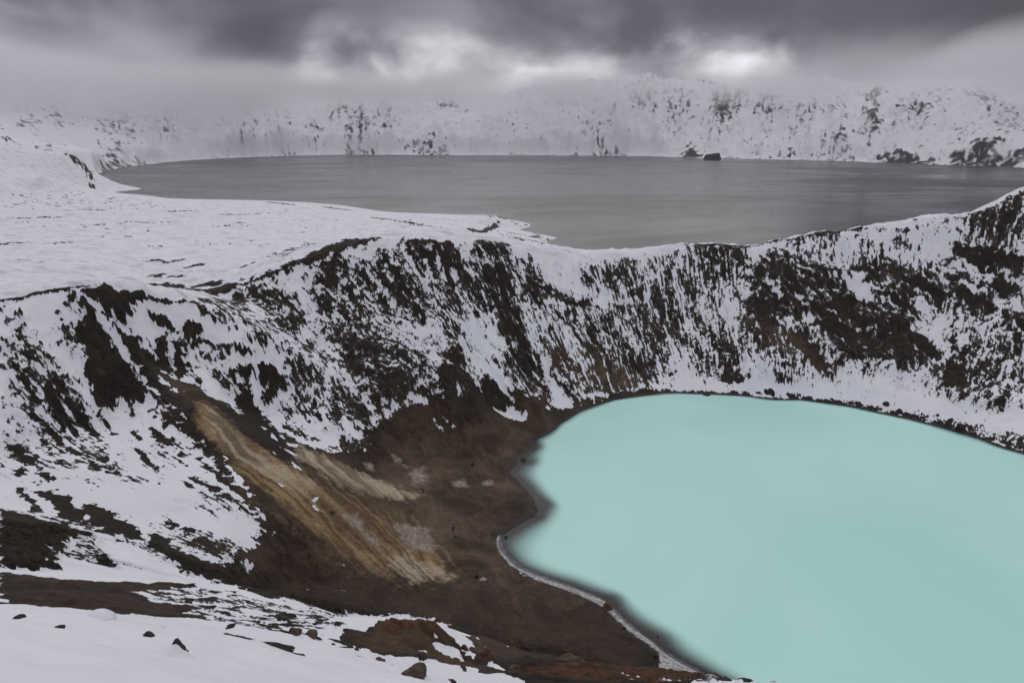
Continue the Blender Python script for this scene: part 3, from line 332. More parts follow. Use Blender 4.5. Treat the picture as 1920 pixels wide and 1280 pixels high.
  ('mix', 0.4, 1.5, [(156.3, 251.5), (165.2, 253.1), (180.3, 249), (171.6, 232), (167, 233.6), (162.9, 241.2)]),
  ('mix', 0.45, 1, [(130.2, 257.6), (156.4, 248.9), (155.3, 246.2), (141.4, 251.6)]),
  ('mix', 0.97, 1, [(54.6, 210), (64.8, 207.1), (82.2, 201.7), (104.9, 200.7), (111.9, 197.2), (120.2, 186.1), (126.3, 178.4), (137.1, 173), (131.3, 163.9), (123.7, 173.5), (114.3, 184.7), (102.1, 193.3), (87.2, 199), (71, 203.4), (53.6, 205.4)]),
  ('line', 0.55, 2.09, [(30.9, 198.6), (43.2, 203.4), (56.6, 203.8), (72.6, 201.7), (87.8, 198.5)]),
  ('line', 0.9, 2.12, [(87.8, 198.5), (101.2, 192.5), (112.3, 183.8), (119.8, 176.2), (125, 168.4), (129.8, 160.5)]),
  ('mix', 0.6, 0.6, [(113.1, 185.5), (122.8, 176.7), (132.7, 165), (129.8, 160.5), (121.5, 174.1)]),
  ('dark', 0, 1, [(-87.8, 180), (-92.4, 199.6), (-77, 194.5), (-66.7, 203.2), (-54.8, 222.6), (-52.3, 211.4), (-61.6, 204.2), (-76.6, 193.3), (-85.8, 180.9)]),
  ('dark', 0, 1, [(-56.4, 229.5), (-42.2, 220.3), (-46.5, 215.8), (-52.4, 212)]),
  ('mix', 0.45, 2, [(-109, 300.1), (-126.8, 402.7), (-112.5, 445.9), (-68.3, 208.8)]),
  ('line', 5.12, 4.54, [(-266.1, 360.3), (-250.7, 385.5)]),
  ('line', 4.8, 5.24, [(-217.2, 483), (-174.6, 489)]),
  ('line', 6.4, 5.3, [(-137.7, 511.4), (-126.4, 516.1)]),
  ('line', 3.84, 3.3, [(-153.1, 288.7), (-152.5, 296.4)]),
  ('line', 4.8, 3.28, [(-143.6, 286.1), (-146.4, 303.1)]),
  ('line', 4.8, 3.02, [(-125.9, 264), (-128.2, 283.2)]),
  ('line', 3.2, 2.31, [(-96.7, 209.4), (-92.1, 213)]),
  ('line', 3.2, 2.13, [(-91.1, 166.8), (-107.2, 209.3)]),
  ('line', 2.88, 2.11, [(-85.3, 169.8), (-102.2, 209.3)]),
  ('line', 3.52, 1.9, [(-88.6, 168.1), (-86.5, 169.2)]),
  ('line', 3.2, 2.54, [(-90.2, 234.4), (-90.1, 240.8)]),
  ('line', 3.2, 4.19, [(-191.2, 371.8), (-183.8, 378.5)]),
  ('line', 3.84, 4.31, [(-173.6, 391), (-165.4, 400.6)]),
  ('line', 4.48, 5.29, [(-261.7, 458.4), (-259, 462)]),
  ('line', 3.2, 2.48, [(-111.1, 222.2), (-108.6, 223.1)]),
  ('line', 4.8, 6.73, [(-388.5, 549.7), (-385.6, 551.7)]),
  ('mix', 0.965, 25, [(-318, 432.2), (-624.2, 860.1), (-557.4, 971.5), (-490.6, 927), (-270.9, 872.6), (-114.5, 683.8), (-29.3, 642.2), (-16.8, 547), (-126.9, 459.6), (-164.5, 349.6)]),
  ('line', 6, 9.19, [(-311.4, 904.6), (-261.4, 841.6)]),
  ('line', 6, 8.23, [(-219.4, 827), (-178.3, 770.3)]),
  ('dark', 0, 1.5, [(-39.3, 585.1), (-26.2, 570.6), (-18.4, 634.2), (-12.8, 647), (-11.5, 626.1), (-22.1, 554.1), (-31.6, 550)]),
  ('line', 4, 6.21, [(-133.3, 673.5), (-85.5, 589.9), (-70.4, 576.4)]),
  ('mix', 0.25, 1.5, [(17, 552.5), (38.2, 579.4), (29.1, 541.2), (17.2, 495.6)]),
  ('mix', 0.75, 3, [(-13.5, 588.2), (18.5, 603.7), (30.7, 572.2), (15.4, 500.6), (0, 522.7)]),
  ('silt', 1, 0.6, [(-95.6, 159.7), (-90.5, 162.6), (-89.5, 163.2), (-90.8, 162.4), (-92.6, 161.4)]),
  ('mix', 0.2, 4, [(-750.6, 1193.2), (-722.6, 1199.6), (-701.1, 1191.1), (-667.3, 1133.9), (-604.6, 1045.8), (-669.9, 1127.4), (-696, 1162.8), (-723.6, 1177.6)]),
  ('mix', 0.5, 6, [(-866.5, 1225), (-838.5, 1226.5), (-817.9, 1188.2), (-845.2, 1192.4)]),
  ('mix', 0.87, 10, [(-685, 947.2), (-610.9, 1001.2), (-502.8, 964.3), (-383.4, 790.3), (-438, 712.2), (-557.2, 766.1)]),
  ('dark', 0, 0.5, [(-74.1, 89.8), (-70.3, 90.9), (-66.4, 91), (-60.2, 87.9), (-53.8, 75.2), (-48.7, 66.3), (-51, 66.9), (-47.5, 64.1), (-46.1, 59.3), (-40.9, 54.7), (-41.9, 53.2), (-45, 53.1)]),
  ('dark', 0, 0.4, [(-50, 72.2), (-47.1, 70.6), (-43, 65), (-44.9, 65.6)]),
  ('mix', 0.5, 0.5, [(-48.7, 66.3), (-53.8, 76), (-59.5, 87.1), (-47.1, 70.4), (-45.1, 64.7)]),
  ('dark', 0, 0.3, [(-40.5, 73.1), (-40.8, 78.5), (-39.5, 81.2), (-38.8, 72)]),
  ('mix', 0.45, 0.3, [(-74.4, 90.2), (-70.5, 92), (-64.9, 92.3), (-59.1, 90.8), (-50.7, 84.4), (-45.5, 80.4), (-44.6, 78.2), (-49.7, 81.9), (-58.6, 89.4), (-64.5, 91.3), (-69.9, 90.8), (-73.7, 89.2)]),
  ('dark', 0, 0.3, [(-38.2, 45), (-31.4, 41.4), (-29.1, 42.9), (-28.3, 49.5), (-25.9, 49.6), (-25.4, 46.9), (-24, 38.8), (-21.5, 33.8), (-18.8, 31.9), (-18.1, 34.5), (-16.1, 31.2), (-15.3, 28.9), (-10.9, 21), (-9.7, 19.8), (-10, 19.6), (-10.9, 19.1), (-11, 19.1), (-11.9, 18.5), (-14.5, 21.3), (-16.4, 22.6), (-17.8, 22.1), (-19.5, 22.6)]),
  ('mix', 0.66, 0.6, [(-22.9, 36.1), (-25.6, 46.1), (-23.3, 50.1), (-20.3, 48.4), (-16.5, 57.1), (-7.3, 25), (-8.4, 23.2), (-8.6, 20.3), (-10.7, 20.7), (-15.3, 28.9)]),
  ('line', 0.35, 0.45, [(-23.4, 37.1), (-22.6, 38.3), (-21.5, 40.4)]),
  ('line', 0.35, 0.41, [(-19.9, 33.4), (-19.2, 35.2), (-19.7, 39.2)]),
  ('line', 0.35, 0.37, [(-16.6, 32.2), (-16.2, 33.4), (-15.5, 34.6)]),
  ('line', 0.35, 0.32, [(-14.5, 27.8), (-13.6, 28.6)]),
  ('line', 0.35, 0.36, [(-14.1, 35.3), (-11.6, 31.3)]),
  ('line', 0.35, 0.31, [(-12.8, 29.8), (-11.6, 29.2), (-10, 26.8)]),
  ('line', 0.35, 0.27, [(-10, 24.9), (-9.2, 24.8)]),
  ('line', 0.35, 0.38, [(-17.6, 33.7), (-16.6, 33.4)]),
  ('dark', 0, 0.25, [(-6.8, 13.8), (-6.5, 14.1), (-5.6, 13.2), (-5.1, 13.5), (-4.4, 12.4), (-5, 12.2), (-5.9, 12.9)]),
  ('line', 0.25, 0.18, [(-7.5, 15.6), (-7.2, 16.3), (-6.6, 16.2), (-6.2, 16.5), (-5.6, 16.8)]),
  ('dark', 0, 0.4, [(-1.8, 26.8), (1.2, 31.7), (4, 30.9), (5, 14.1), (5.7, 13.9), (4.6, 14.3), (0, 15), (-0.4, 21)]),
  ('dark', 0, 0.25, [(-5.5, 16.6), (-6.9, 24.3), (-6, 26.6), (-5.1, 27.3), (-3.6, 28.7), (-3.2, 27.5), (-2.4, 27.1), (-2.1, 26.5), (-1.6, 24.9), (-0.3, 23.4), (0.2, 15), (-0.7, 15), (-2.4, 22), (-3.2, 22.2), (-4.6, 21.4), (-6, 21)]),
  ('snow', 1, 0.15, [(-3.6, 26.4), (-3.1, 26.6), (-3.3, 25.9), (-2.8, 25.8), (-2.4, 26.7), (-2.4, 25.8), (-1.8, 24.4), (-2.7, 24.9), (-3.2, 24.4), (-3.5, 25.5)]),
  ('snow', 1, 0.12, [(-4, 24.2), (-3.6, 24.3), (-3.6, 23.6), (-3.8, 23.4)]),
  ('snow', 1, 0.1, [(-5.4, 26), (-5, 26.6), (-5, 26.2)]),
  ('snow', 1, 0.1, [(-5, 25.4), (-4.7, 26), (-4.8, 25.5)]),
  ('snow', 1, 0.12, [(-1.2, 26.2), (-0.2, 24.1), (-0.8, 24.5)]),
  ('snow', 1, 0.15, [(-3.2, 22.1), (-2.4, 21.8), (-1.6, 22.5), (-1.8, 21.1), (-2.7, 20.9)]),
  ('line', 0.1, 0.15, [(-4.8, 14.2), (-4.4, 14.4), (-4, 14.6)]),
  ('line', 0.1, 0.14, [(-3.6, 13.4), (-3.2, 13.7)]),
  ('line', 0.1, 0.14, [(-3, 13.9), (-2.6, 13.6)]),
  ('line', 0.1, 0.13, [(-1.4, 12.9), (-1.2, 12.2)]),
  ('line', 0.1, 0.18, [(-2, 20.8), (-1.1, 14.9)]),
  ('dark', 0, 1, [(0.4, 30), (-0.4, 30), (0.8, 30), (3.4, 29.8), (5.8, 29.4), (10, 28.3), (10.2, 28.2)]),
  ('dark', 0, 0.4, [(-0.2, 14.2), (0.9, 25.5), (4.2, 11.6), (4.5, 10.9), (2.3, 7), (-0.1, 5.9)]),
  ('dark', 0, 0.6, [(12.8, 102), (17.7, 98), (24.4, 88.6), (29.8, 83.3), (28.2, 81.8), (17.2, 77.3), (12.2, 82.5)]),
  ('ochre', 0.62, 5, [(-55.7, 129.1), (-46.4, 125.8), (-38.4, 126.1), (-27.6, 124.2), (-19, 122.4), (-12.2, 116.2), (-7.5, 106.6), (-11.7, 101), (-19.4, 99.2), (-26.4, 99.5), (-32.8, 101.1), (-38.9, 104.4), (-45.5, 108.6), (-51, 113.7)]),
  ('tan', 0.9, 2.5, [(-63.5, 131.9), (-62.6, 135.9), (-57.5, 131), (-51, 124.5), (-45.2, 122), (-40.8, 120.5), (-36.9, 120.7), (-36.8, 116.4), (-41.3, 115.4), (-46.9, 115.3), (-51.5, 117.6), (-56.5, 121.8), (-60.1, 126)]),
  ('yellow', 0.8, 2, [(-51.2, 116.7), (-46.8, 115), (-38.9, 113.7), (-34.9, 113), (-30.8, 111.5), (-34, 109.3), (-39.5, 109.5), (-45.5, 111.2)]),
  ('floor', 0.35, 4, [(-51.8, 118.5), (-43.9, 117.8), (-43.7, 130.1), (-39.7, 136), (-36, 143.6), (-32.7, 151.7), (-26.7, 162), (-13.7, 166.8), (7.7, 187.1), (30.9, 198.6), (50.1, 204.4), (26.4, 188.4), (11.5, 172.2), (1.9, 150.7), (5.8, 135.5), (-2.1, 120.6), (2.9, 109), (14.6, 101.9), (20.3, 92.8), (8.7, 24.5), (4.1, 18.3), (6.8, 82.4), (-4.8, 88.7), (-9.8, 90.2), (-16.5, 91.6), (-26.3, 91.5), (-36.7, 91.7), (-40, 88.3), (-42.8, 92), (-41.8, 100.1), (-44.5, 105.7)]),
  ('floor', 0.85, 8, [(-40.4, 112.4), (-35.5, 123.2), (-30.6, 139.7), (-25.2, 151.1), (-14.7, 161.1), (0, 176.2), (15.1, 183.5), (1.9, 153.7), (4.6, 135.3), (-2.1, 120.6), (2.4, 108.8), (12.7, 101.6), (18.5, 92.5), (3.5, 95.7), (-5.4, 100.3), (-16.2, 101.5), (-23.4, 101.7), (-30.8, 103.3), (-35.8, 105.8)]),
  ('floor', 0.8, 3, [(-2.8, 27.8), (0, 87.6), (1, 27.3), (-1.5, 26.6)]),
  ('line', 3, 7.35, [(-432.7, 591.9), (-397.5, 621.8)]),
  ('line', 3, 6.25, [(-351.3, 510.9), (-316.3, 545.2)]),
  ('line', 3, 6.46, [(-313.8, 563.5), (-280.2, 583.3)]),
  ('line', 3, 5.89, [(-238.3, 537.9), (-206.9, 552.8)]),
  ('line', 3, 8.42, [(-451.1, 707.3), (-397.4, 748.2)]),
  ('line', 3, 7.36, [(-278.5, 678.2), (-234.8, 702.2)]),
  ('line', 3, 7.94, [(-355.5, 709.2), (-320.8, 728.4)]),
  ('line', 3, 6.44, [(-186.3, 610.9), (-153.8, 630.8)]),
  ('snow', 1, 0.2, [(-36.8, 114.1), (-35.7, 115.5), (-35.6, 114.3), (-36.5, 113.4)]),
  ('snow', 1, 0.2, [(-35.9, 111.5), (-35.6, 112.5), (-34.9, 111.8), (-35.3, 110.8)]),
  ('snow', 1, 0.2, [(-33.9, 115.1), (-33.5, 115.6), (-33.2, 114.9)]),
  ('snow', 1, 0.25, [(-53.3, 137.1), (-52.6, 137.6), (-52.1, 135.7)]),
  ('snow', 1, 0.25, [(-51.6, 136.4), (-51, 137), (-48.7, 132.5), (-49.7, 133)]),
  ('snow', 1, 0.25, [(-50, 137.4), (-49.4, 138.2), (-47.8, 135), (-48.6, 135.3)]),
  ('snow', 1, 0.25, [(-47.2, 133.9), (-45.4, 135.3), (-45, 133.2), (-46.3, 132.1)]),
  ('snow', 1, 0.25, [(-47, 129.3), (-45.6, 130), (-43.5, 128.8), (-44.2, 127.8)]),
  ('snow', 1, 0.25, [(-46.8, 125), (-45.6, 124.4), (-46.1, 124.4)]),
  ('snow', 1, 0.25, [(-44.3, 125.7), (-42.5, 123.9), (-40.6, 121.9), (-41.9, 122.6)]),
  ('snow', 1, 0.25, [(-60, 141.5), (-59.1, 142.5), (-59.2, 141.3)]),
  ('snow', 1, 0.25, [(-40.4, 118.1), (-39.3, 117.6), (-39.8, 117.6)]),
  ('snow', 1, 0.25, [(-42.5, 114.6), (-42, 114.6), (-42.3, 114.4)]),
  ('ochre', 1, 1.5, [(-65.9, 134.2), (-64.1, 137), (-60.5, 135.3), (-54, 128), (-47.9, 124.9), (-43.7, 122.9), (-36.9, 120.7), (-32.7, 119.7), (-26.3, 117.6), (-20.2, 116.8), (-14.9, 113.6), (-10.3, 105.5), (-15.3, 101.5), (-19.8, 101.8), (-23.6, 103.1), (-28.9, 102.9), (-33.7, 104.4), (-38.9, 109.1), (-45.2, 112.1), (-49.8, 113.8), (-53.2, 117.7), (-58.6, 122.4), (-61.7, 125.2)]),
  ('tan', 1, 2.64, [(-47.1, 135.4), (-43.2, 134.7), (-36.4, 134.8), (-27.1, 131.7), (-18.6, 130.5), (-21.8, 125.5), (-27.2, 122.7), (-32.5, 120.8), (-37.7, 124.6), (-44.1, 127.8)]),
  ('tan', 1, 2.2, [(-64.3, 133.1), (-62.4, 134.2), (-57.1, 127.6), (-50.9, 121.3), (-43.9, 117.8), (-37.8, 116.6), (-39.1, 114.4), (-44.8, 114.8), (-50.4, 117.2), (-56, 122)]),
  ('tan', 1, 3.3, [(-22.4, 105.2), (-17.9, 109.6), (-12.7, 108.5), (-9.7, 104.5), (-14.6, 101.8), (-18.3, 101.4), (-21.6, 103)]),
  ('pale', 1, 1.76, [(-22.5, 115), (-20.6, 117.2), (-15.9, 117.7), (-13.6, 112.4), (-16.4, 110.2), (-19.7, 110.8)]),
  ('pale', 1, 1.76, [(-22.7, 140.2), (-20.2, 143.6), (-18.1, 137.1), (-21.2, 133.9)]),
  ('pale', 1, 1.76, [(-28.1, 144.9), (-24.6, 144), (-22.8, 140.9), (-25.7, 142.1)]),
  ('pale', 1, 1.76, [(-31, 113.1), (-28.6, 115.4), (-26.5, 111.5), (-22.9, 109.2), (-24.4, 107.5), (-28, 110)]),
  ('pale', 1, 1.1, [(-32.2, 138.3), (-30.5, 139.2), (-30, 136.7), (-31.4, 135.9)]),
  ('pale', 1, 1.32, [(-13.4, 139.8), (-10.2, 141.8), (-9.7, 138.1), (-12.8, 136.6)]),
  ('pale', 1, 1.1, [(-6.9, 141.8), (-4.2, 143), (-4.4, 139.7), (-6.4, 139.1)]),
  ('yellow', 1, 1.76, [(-37, 107), (-32.9, 108.9), (-28.5, 106.2), (-23.1, 104.8), (-25, 104.1), (-30.3, 105.1), (-34.3, 106.2)]),
  ('yellow', 1, 1.76, [(-39.4, 111.8), (-36, 113), (-32.1, 113.2), (-34.6, 110.4), (-37.6, 109.3)]),
  ('yellow', 1, 1.76, [(-50.7, 119.3), (-44.8, 114.8), (-38.2, 111.3), (-39.9, 110.9), (-46.3, 113.6)]),
  ('red', 1, 0.4, [(-6.3, 25.9), (-5.1, 27.3), (-3.6, 28.7), (-3.2, 27.5), (-2.4, 27.1), (-2.9, 26.8), (-3.7, 26.3), (-5.2, 25.4)]),
  ('red', 0.55, 0.7, [(-5.5, 17.2), (-6, 26.4), (-5.1, 27.3), (-3.6, 28.7), (-3, 27.3), (-2.1, 26.3), (-0.3, 22.9), (-1.4, 22.9), (-3.2, 22.6), (-4.7, 21.7)]),
  ('red', 0.75, 2, [(-0.3, 22.9), (0.7, 26.3), (3, 27.6), (7, 29.6), (9.3, 26.5), (6.2, 17.7), (0.2, 15)]),
  ('floor', 0.6, 1, [(-5.5, 16.6), (-6, 26.6), (-3.6, 25.7), (-0.3, 23.4), (0.2, 15), (-0.7, 15), (-4.6, 21.4)]),
  ('floor', 0.5, 3, [(89.7, 226.2), (100.1, 202.9), (94.5, 203.4), (77, 226.2)]),
  ('floor', 0.7, 3, [(11, 206.9), (30.1, 211.2), (42.3, 207.2), (24.2, 196.8), (10.7, 200.4)]),
  ('floor', 0.6, 2, [(-79.3, 144.4), (-72.4, 141.6), (-67.6, 141.8), (-61.9, 140.7), (-65, 132.4), (-73.5, 138.2)]),
  ('floor', 0.35, 2, [(-38.2, 45), (-28.3, 49.5), (-16.1, 31.2), (-10, 19.6), (-14.5, 21.3), (-19.5, 22.6)]),
  ('foam', 1, 0.4, [(-3.1, 121.2), (-2.4, 122.1), (-1, 115.6), (2, 111.7), (5.8, 108.9), (10.8, 105.7), (15.1, 102.5), (17.3, 99.3), (20.2, 94), (23.8, 89.2), (29.9, 83.6), (7.2, 20.4), (22.5, 88.8), (18.7, 93.5), (15.6, 98.8), (13.4, 101.2), (9.3, 103.9), (4.1, 107), (-0.5, 111.4), (-2.9, 116.7)]),
  ('crag', 1, 3, [(87.9, 248.6), (95.7, 252), (103.6, 246.4), (115.7, 245.3), (128.5, 243.4), (141.8, 236.2), (147, 227.2), (136.6, 225.6), (131, 220.1), (131.8, 204.2), (125.4, 200.7), (117.5, 197.2), (111.1, 204.4), (103.5, 204.2), (100.5, 220.6), (88.7, 215), (81.2, 218.9), (79.1, 227)]),
  ('crag', 1, 3, [(152.1, 241.2), (155.2, 241.6), (170, 228.9), (158.2, 207), (152.9, 216), (147.2, 227.8), (145.6, 237.5)]),
  ('crag', 0.8, 2, [(4.6, 227), (10.7, 230.4), (30.2, 229.5), (28, 225.6), (8.5, 217.9)]),
  ('crag', 0.7, 3, [(-47.3, 185.5), (-34.2, 183.6), (-24.8, 169.9), (-10.2, 175), (-15.8, 186.8), (-19.4, 183.1), (-21.1, 170.6), (-27.9, 162.4), (-40.9, 168.3)]),
]
MOUNTAIN_COVER = [
  ('mix', 0.8, 40, [(0, 5029), (554, 4598), (515, 4207), (0, 4305)]),
  ('mix', 0.8, 40, [(-791, 5169), (0, 5029), (0, 4305), (-707, 4545)]),
  ('mix', 0.25, 15, [(-999, 1703), (-988, 1743), (-1333, 2394), (-977, 1785), (-944, 1756), (-967, 1701), (-982, 1670)]),
  ('mix', 0.35, 20, [(-978, 1799), (-1308, 2518), (-1279, 2533), (-1262, 2653), (-1345, 2973), (-1207, 2453), (-954, 1776)]),
  ('mix', 0.7, 40, [(-1662, 3577), (-1643, 3928), (-1566, 4184), (-1362, 4242), (-1109, 4153), (-1260, 4146), (-1394, 4010), (-1497, 3794)]),
  ('mix', 0.4, 40, [(-1690, 3038), (-1971, 3738), (-1821, 3463), (-1673, 3087)]),
  ('mix', 0.55, 20, [(-1404, 3531), (-1236, 3871), (-1221, 3820), (-1381, 3469)]),
  ('mix', 0.45, 20, [(-1071, 4669), (-883, 4600), (-838, 4583), (-972, 4444)]),
  ('mix', 0.5, 20, [(-900, 4600), (-884, 4807), (-840, 4866), (-852, 4616)]),
  ('mix', 0.5, 30, [(-648, 4611), (-552, 4680), (-466, 4680), (-383, 4492), (-391, 4388), (-585, 4376)]),
  ('mix', 0.45, 15, [(-978, 4395), (0, 4371), (0, 4289), (-957, 4293)]),
  ('mix', 0.45, 40, [(688, 4861), (895, 4745), (878, 4454), (790, 4401), (670, 4595)]),
  ('mix', 0.35, 40, [(989, 4534), (1103, 4397), (1025, 4168), (986, 4197)]),
  ('mix', 0.25, 40, [(1384, 4231), (1454, 4032), (1399, 3898), (1344, 3947)]),
  ('mix', 0.5, 20, [(514, 4350), (704, 4228), (680, 4066), (497, 4181)]),
  ('mix', 0.1, 15, [(868, 3706), (953, 3963), (963, 3598)]),
  ('mix', 0.4, 15, [(0, 4383), (504, 4247), (496, 4175), (0, 4277)]),
  ('mix', 0.4, 15, [(1038, 3584), (1387, 2958), (1410, 2765), (1393, 2728), (1321, 2957), (1007, 3472)]),
  ('mix', 0.2, 20, [(1489, 2929), (1545, 2814), (1511, 2537), (1472, 2499), (1405, 2753)]),
  ('mix', 0.2, 25, [(1511, 2505), (1593, 2557), (1688, 2552), (1635, 2380), (1691, 2375), (1580, 2204), (1496, 2447)]),
  ('mix', 0.5, 20, [(1752, 3223), (1778, 3100), (1718, 3113)]),
  ('mix', 0.5, 30, [(1955, 3044), (1920, 2720), (1783, 2518), (1928, 2949)]),
  ('mix', 0.6, 30, [(1157, 3675), (1472, 3056), (1430, 2804), (1225, 3294)]),
]
# loose rocks: (x, y, width, height, look, label)
ROCKS = [
  (-5.2, 9, 0.4, 0.37, 'tip', 'dark pointed rock half buried in a snow drift on the foreground snow'),
  (-6.2, 10, 0.22, 0.1, 'dark', 'small dark rock just left of the half-buried pointed rock'),
  (-7.7, 10, 0.21, 0.08, 'dark', 'small flat dark rock alone in the foreground snow at the left'),
  (-9.7, 11.6, 0.3, 0.1, 'dark', 'flat dark rock on the foreground snow crest nearest the left edge'),
  (-9.4, 13.5, 0.51, 0.27, 'snow', 'larger rounded snow-covered rock on the foreground snow crest'),
  (-8.3, 13.6, 0.38, 0.19, 'snow', 'smaller snow-covered rock on the crest above the half-buried pointed rock'),
  (-2.1, 12.4, 0.64, 0.35, 'brown', 'large rounded brown boulder on the snow below the rusty outcrop'),
  (-2.6, 11.5, 0.2, 0.13, 'brown', 'small brown stone on snow left of the large rounded boulder'),
  (-3.2, 14.1, 0.29, 0.17, 'brown', 'angular brown stone on snow under the rusty outcrop foot'),
  (-3.9, 14.5, 0.19, 0.14, 'brown', 'pointed little brown stone on the snow left of the rusty outcrop'),
  (-4.6, 15, 0.2, 0.13, 'brown', 'leftmost little stone in the snow below the rusty outcrop'),
  (-6.1, 16.5, 0.44, 0.23, 'brown', 'brown boulder at the edge of the streaky snow left of the outcrop'),
  (-5.7, 16.7, 0.41, 0.18, 'brown', 'low brown boulder between the streaky snow and the rusty outcrop'),
  (-2.2, 26.7, 0.38, 0.31, 'red', 'rust-brown crag block on the right end of the outcrop'),
  (-1.1, 25.9, 0.9, 0.55, 'red', 'rust-brown snow-edged crag right of the outcrop at the bottom'),
  (0.1, 24.4, 0.6, 0.37, 'brown', 'brown crag beside the bare slope at the bottom centre'),
  (3.1, 29.8, 1.46, 0.57, 'brown', 'broad low brown knoll of rock on the bottom slope'),
  (10, 28.3, 0.67, 0.35, 'red', 'reddish rock where the pale shoreline leaves the bottom edge'),
  (3, 155.9, 1.86, 1.26, 'orange', 'brown boulder standing in the turquoise water near the far left shore'),
  (16, 99.4, 1.93, 1.52, 'orange', 'big rust-brown boulder on the pale near shoreline'),
  (-1.3, 121.2, 0.77, 0.81, 'brown', 'small stone at the inner corner of the little bay'),
  (-2.5, 113.6, 0.42, 0.77, 'amber', 'small bright orange stone on the pale shoreline by the bay'),
  (21.7, 87.5, 0.9, 0.66, 'dark', 'dark stone just inland of the lower pale shoreline'),
  (23.1, 92.5, 0.56, 0.49, 'dark', 'small dark stone standing in the shallows below the big shore boulder'),
  (25, 90.3, 0.46, 0.39, 'dark', 'tiny dark stone in the shallows, second below the big shore boulder'),
  (29.1, 86.5, 0.45, 0.38, 'dark', 'tiny dark stone in the shallows nearest the bottom edge'),
  (18, 94.1, 0.65, 0.49, 'dark', 'dark stone on the shoreline just below the big shore boulder'),
  (-9.3, 149.2, 0.9, 0.94, 'dark', 'dark boulder on the brown floor left of the boulder in the water'),
  (-32.6, 112, 0.92, 0.54, 'dark', 'dark rock lying on the ochre slope beside a scrap of snow'),
  (-97.4, 147.8, 1.39, 1.02, 'dark', 'largest of three dark boulders on the snowy left rim'),
  (-97.7, 145.1, 1.24, 0.86, 'dark', 'middle of three dark boulders on the snowy left rim'),
  (-96.4, 143.9, 0.82, 0.57, 'dark', 'lowest and smallest of three dark boulders on the snowy left rim'),
  (109, 189.2, 1.95, 1.3, 'dark', 'dark boulder in the snow above the far shore below the right cliffs'),
  (111.2, 185.8, 1.58, 1.11, 'dark', 'dark boulder at the far waterline below the right cliffs'),
  (119.1, 180.8, 1.06, 0.74, 'dark', 'small dark boulder in the wide snow strip by the right shore'),
  (121.9, 174.7, 2.6, 1.64, 'dark', 'broad dark rock on the far waterline at the right'),
  (60.2, 201.7, 3.44, 1.08, 'dark', 'low dark rock shelf on the far waterline in the middle'),
]
FAR_STONES = [(122.9, 171.5, 0.67), (125.8, 167.1, 0.31), (119.6, 177, 0.26), (109.2, 186.3, 0.33), (126.2, 166.6, 0.32), (129.2, 162.3, 0.69), (113, 182.8, 0.34), (128.8, 161.9, 0.4), (116.1, 180.9, 0.42), (126.7, 166.5, 0.28), (115.7, 180.8, 0.49), (124.8, 169.5, 0.72), (116.1, 181.4, 0.43), (122.3, 173.5, 0.56), (129.7, 164.1, 0.42), (115.7, 180.8, 0.54), (126.9, 168.6, 0.72), (100.5, 193.2, 0.42), (129.1, 164.6, 0.4), (126.3, 166.8, 0.75), (105.7, 188.9, 0.27), (126.3, 170, 0.32), (129.3, 162.2, 0.67), (103.5, 190.7, 0.3), (118.4, 178.1, 0.32), (129.3, 165.1, 0.73), (125.3, 171.4, 0.45), (104.8, 190, 0.56), (121.3, 177.7, 0.51), (122.6, 176.2, 0.6), (124.6, 171.9, 0.67), (112.4, 184.7, 0.57), (122.6, 174, 0.41), (112.9, 184.7, 0.42), (123.6, 171.3, 0.71), (106.8, 189.2, 0.73), (121.7, 176.8, 0.72), (120, 177, 0.34), (126.2, 167.5, 0.4), (121.3, 173.6, 0.35), (122.1, 172.7, 0.57), (95.3, 195.5, 0.7), (101.9, 191.6, 0.46), (115.4, 180.7, 0.37), (128.5, 164.8, 0.68), (126.9, 164.1, 0.52), (113.9, 183.4, 0.73), (126.5, 166, 0.48), (105.4, 189.4, 0.73), (122.8, 172.3, 0.44), (114.9, 182.5, 0.56), (127.5, 163.7, 0.5), (119.7, 176.2, 0.55), (112.1, 185.2, 0.26), (128.5, 162.5, 0.49), (103.1, 191.8, 0.27), (104.2, 190.9, 0.37), (119.9, 177.1, 0.61), (113, 183.4, 0.26), (103.4, 191.4, 0.62), (93.4, 196.5, 0.27), (111.4, 184.7, 0.26), (126.3, 167.8, 0.68), (126.6, 164.9, 0.7), (119.2, 176.6, 0.6), (118.5, 178.3, 0.32), (120.3, 177.4, 0.52), (118.1, 178.3, 0.38), (99.9, 193.3, 0.61), (128.8, 161.3, 0.31)]
PLACES = {'walker': (-18.6, 130.4), 'bather': (-11.4, 118.5), 'bag': (-6.2, 104.9), 'clothes': (-5, 104.5), 'towel': (-11.7, 117.4), 'mat': (-10.8, 117.1), 'vent': (-7.5, 105.9), 'islet': (921, 3300)}

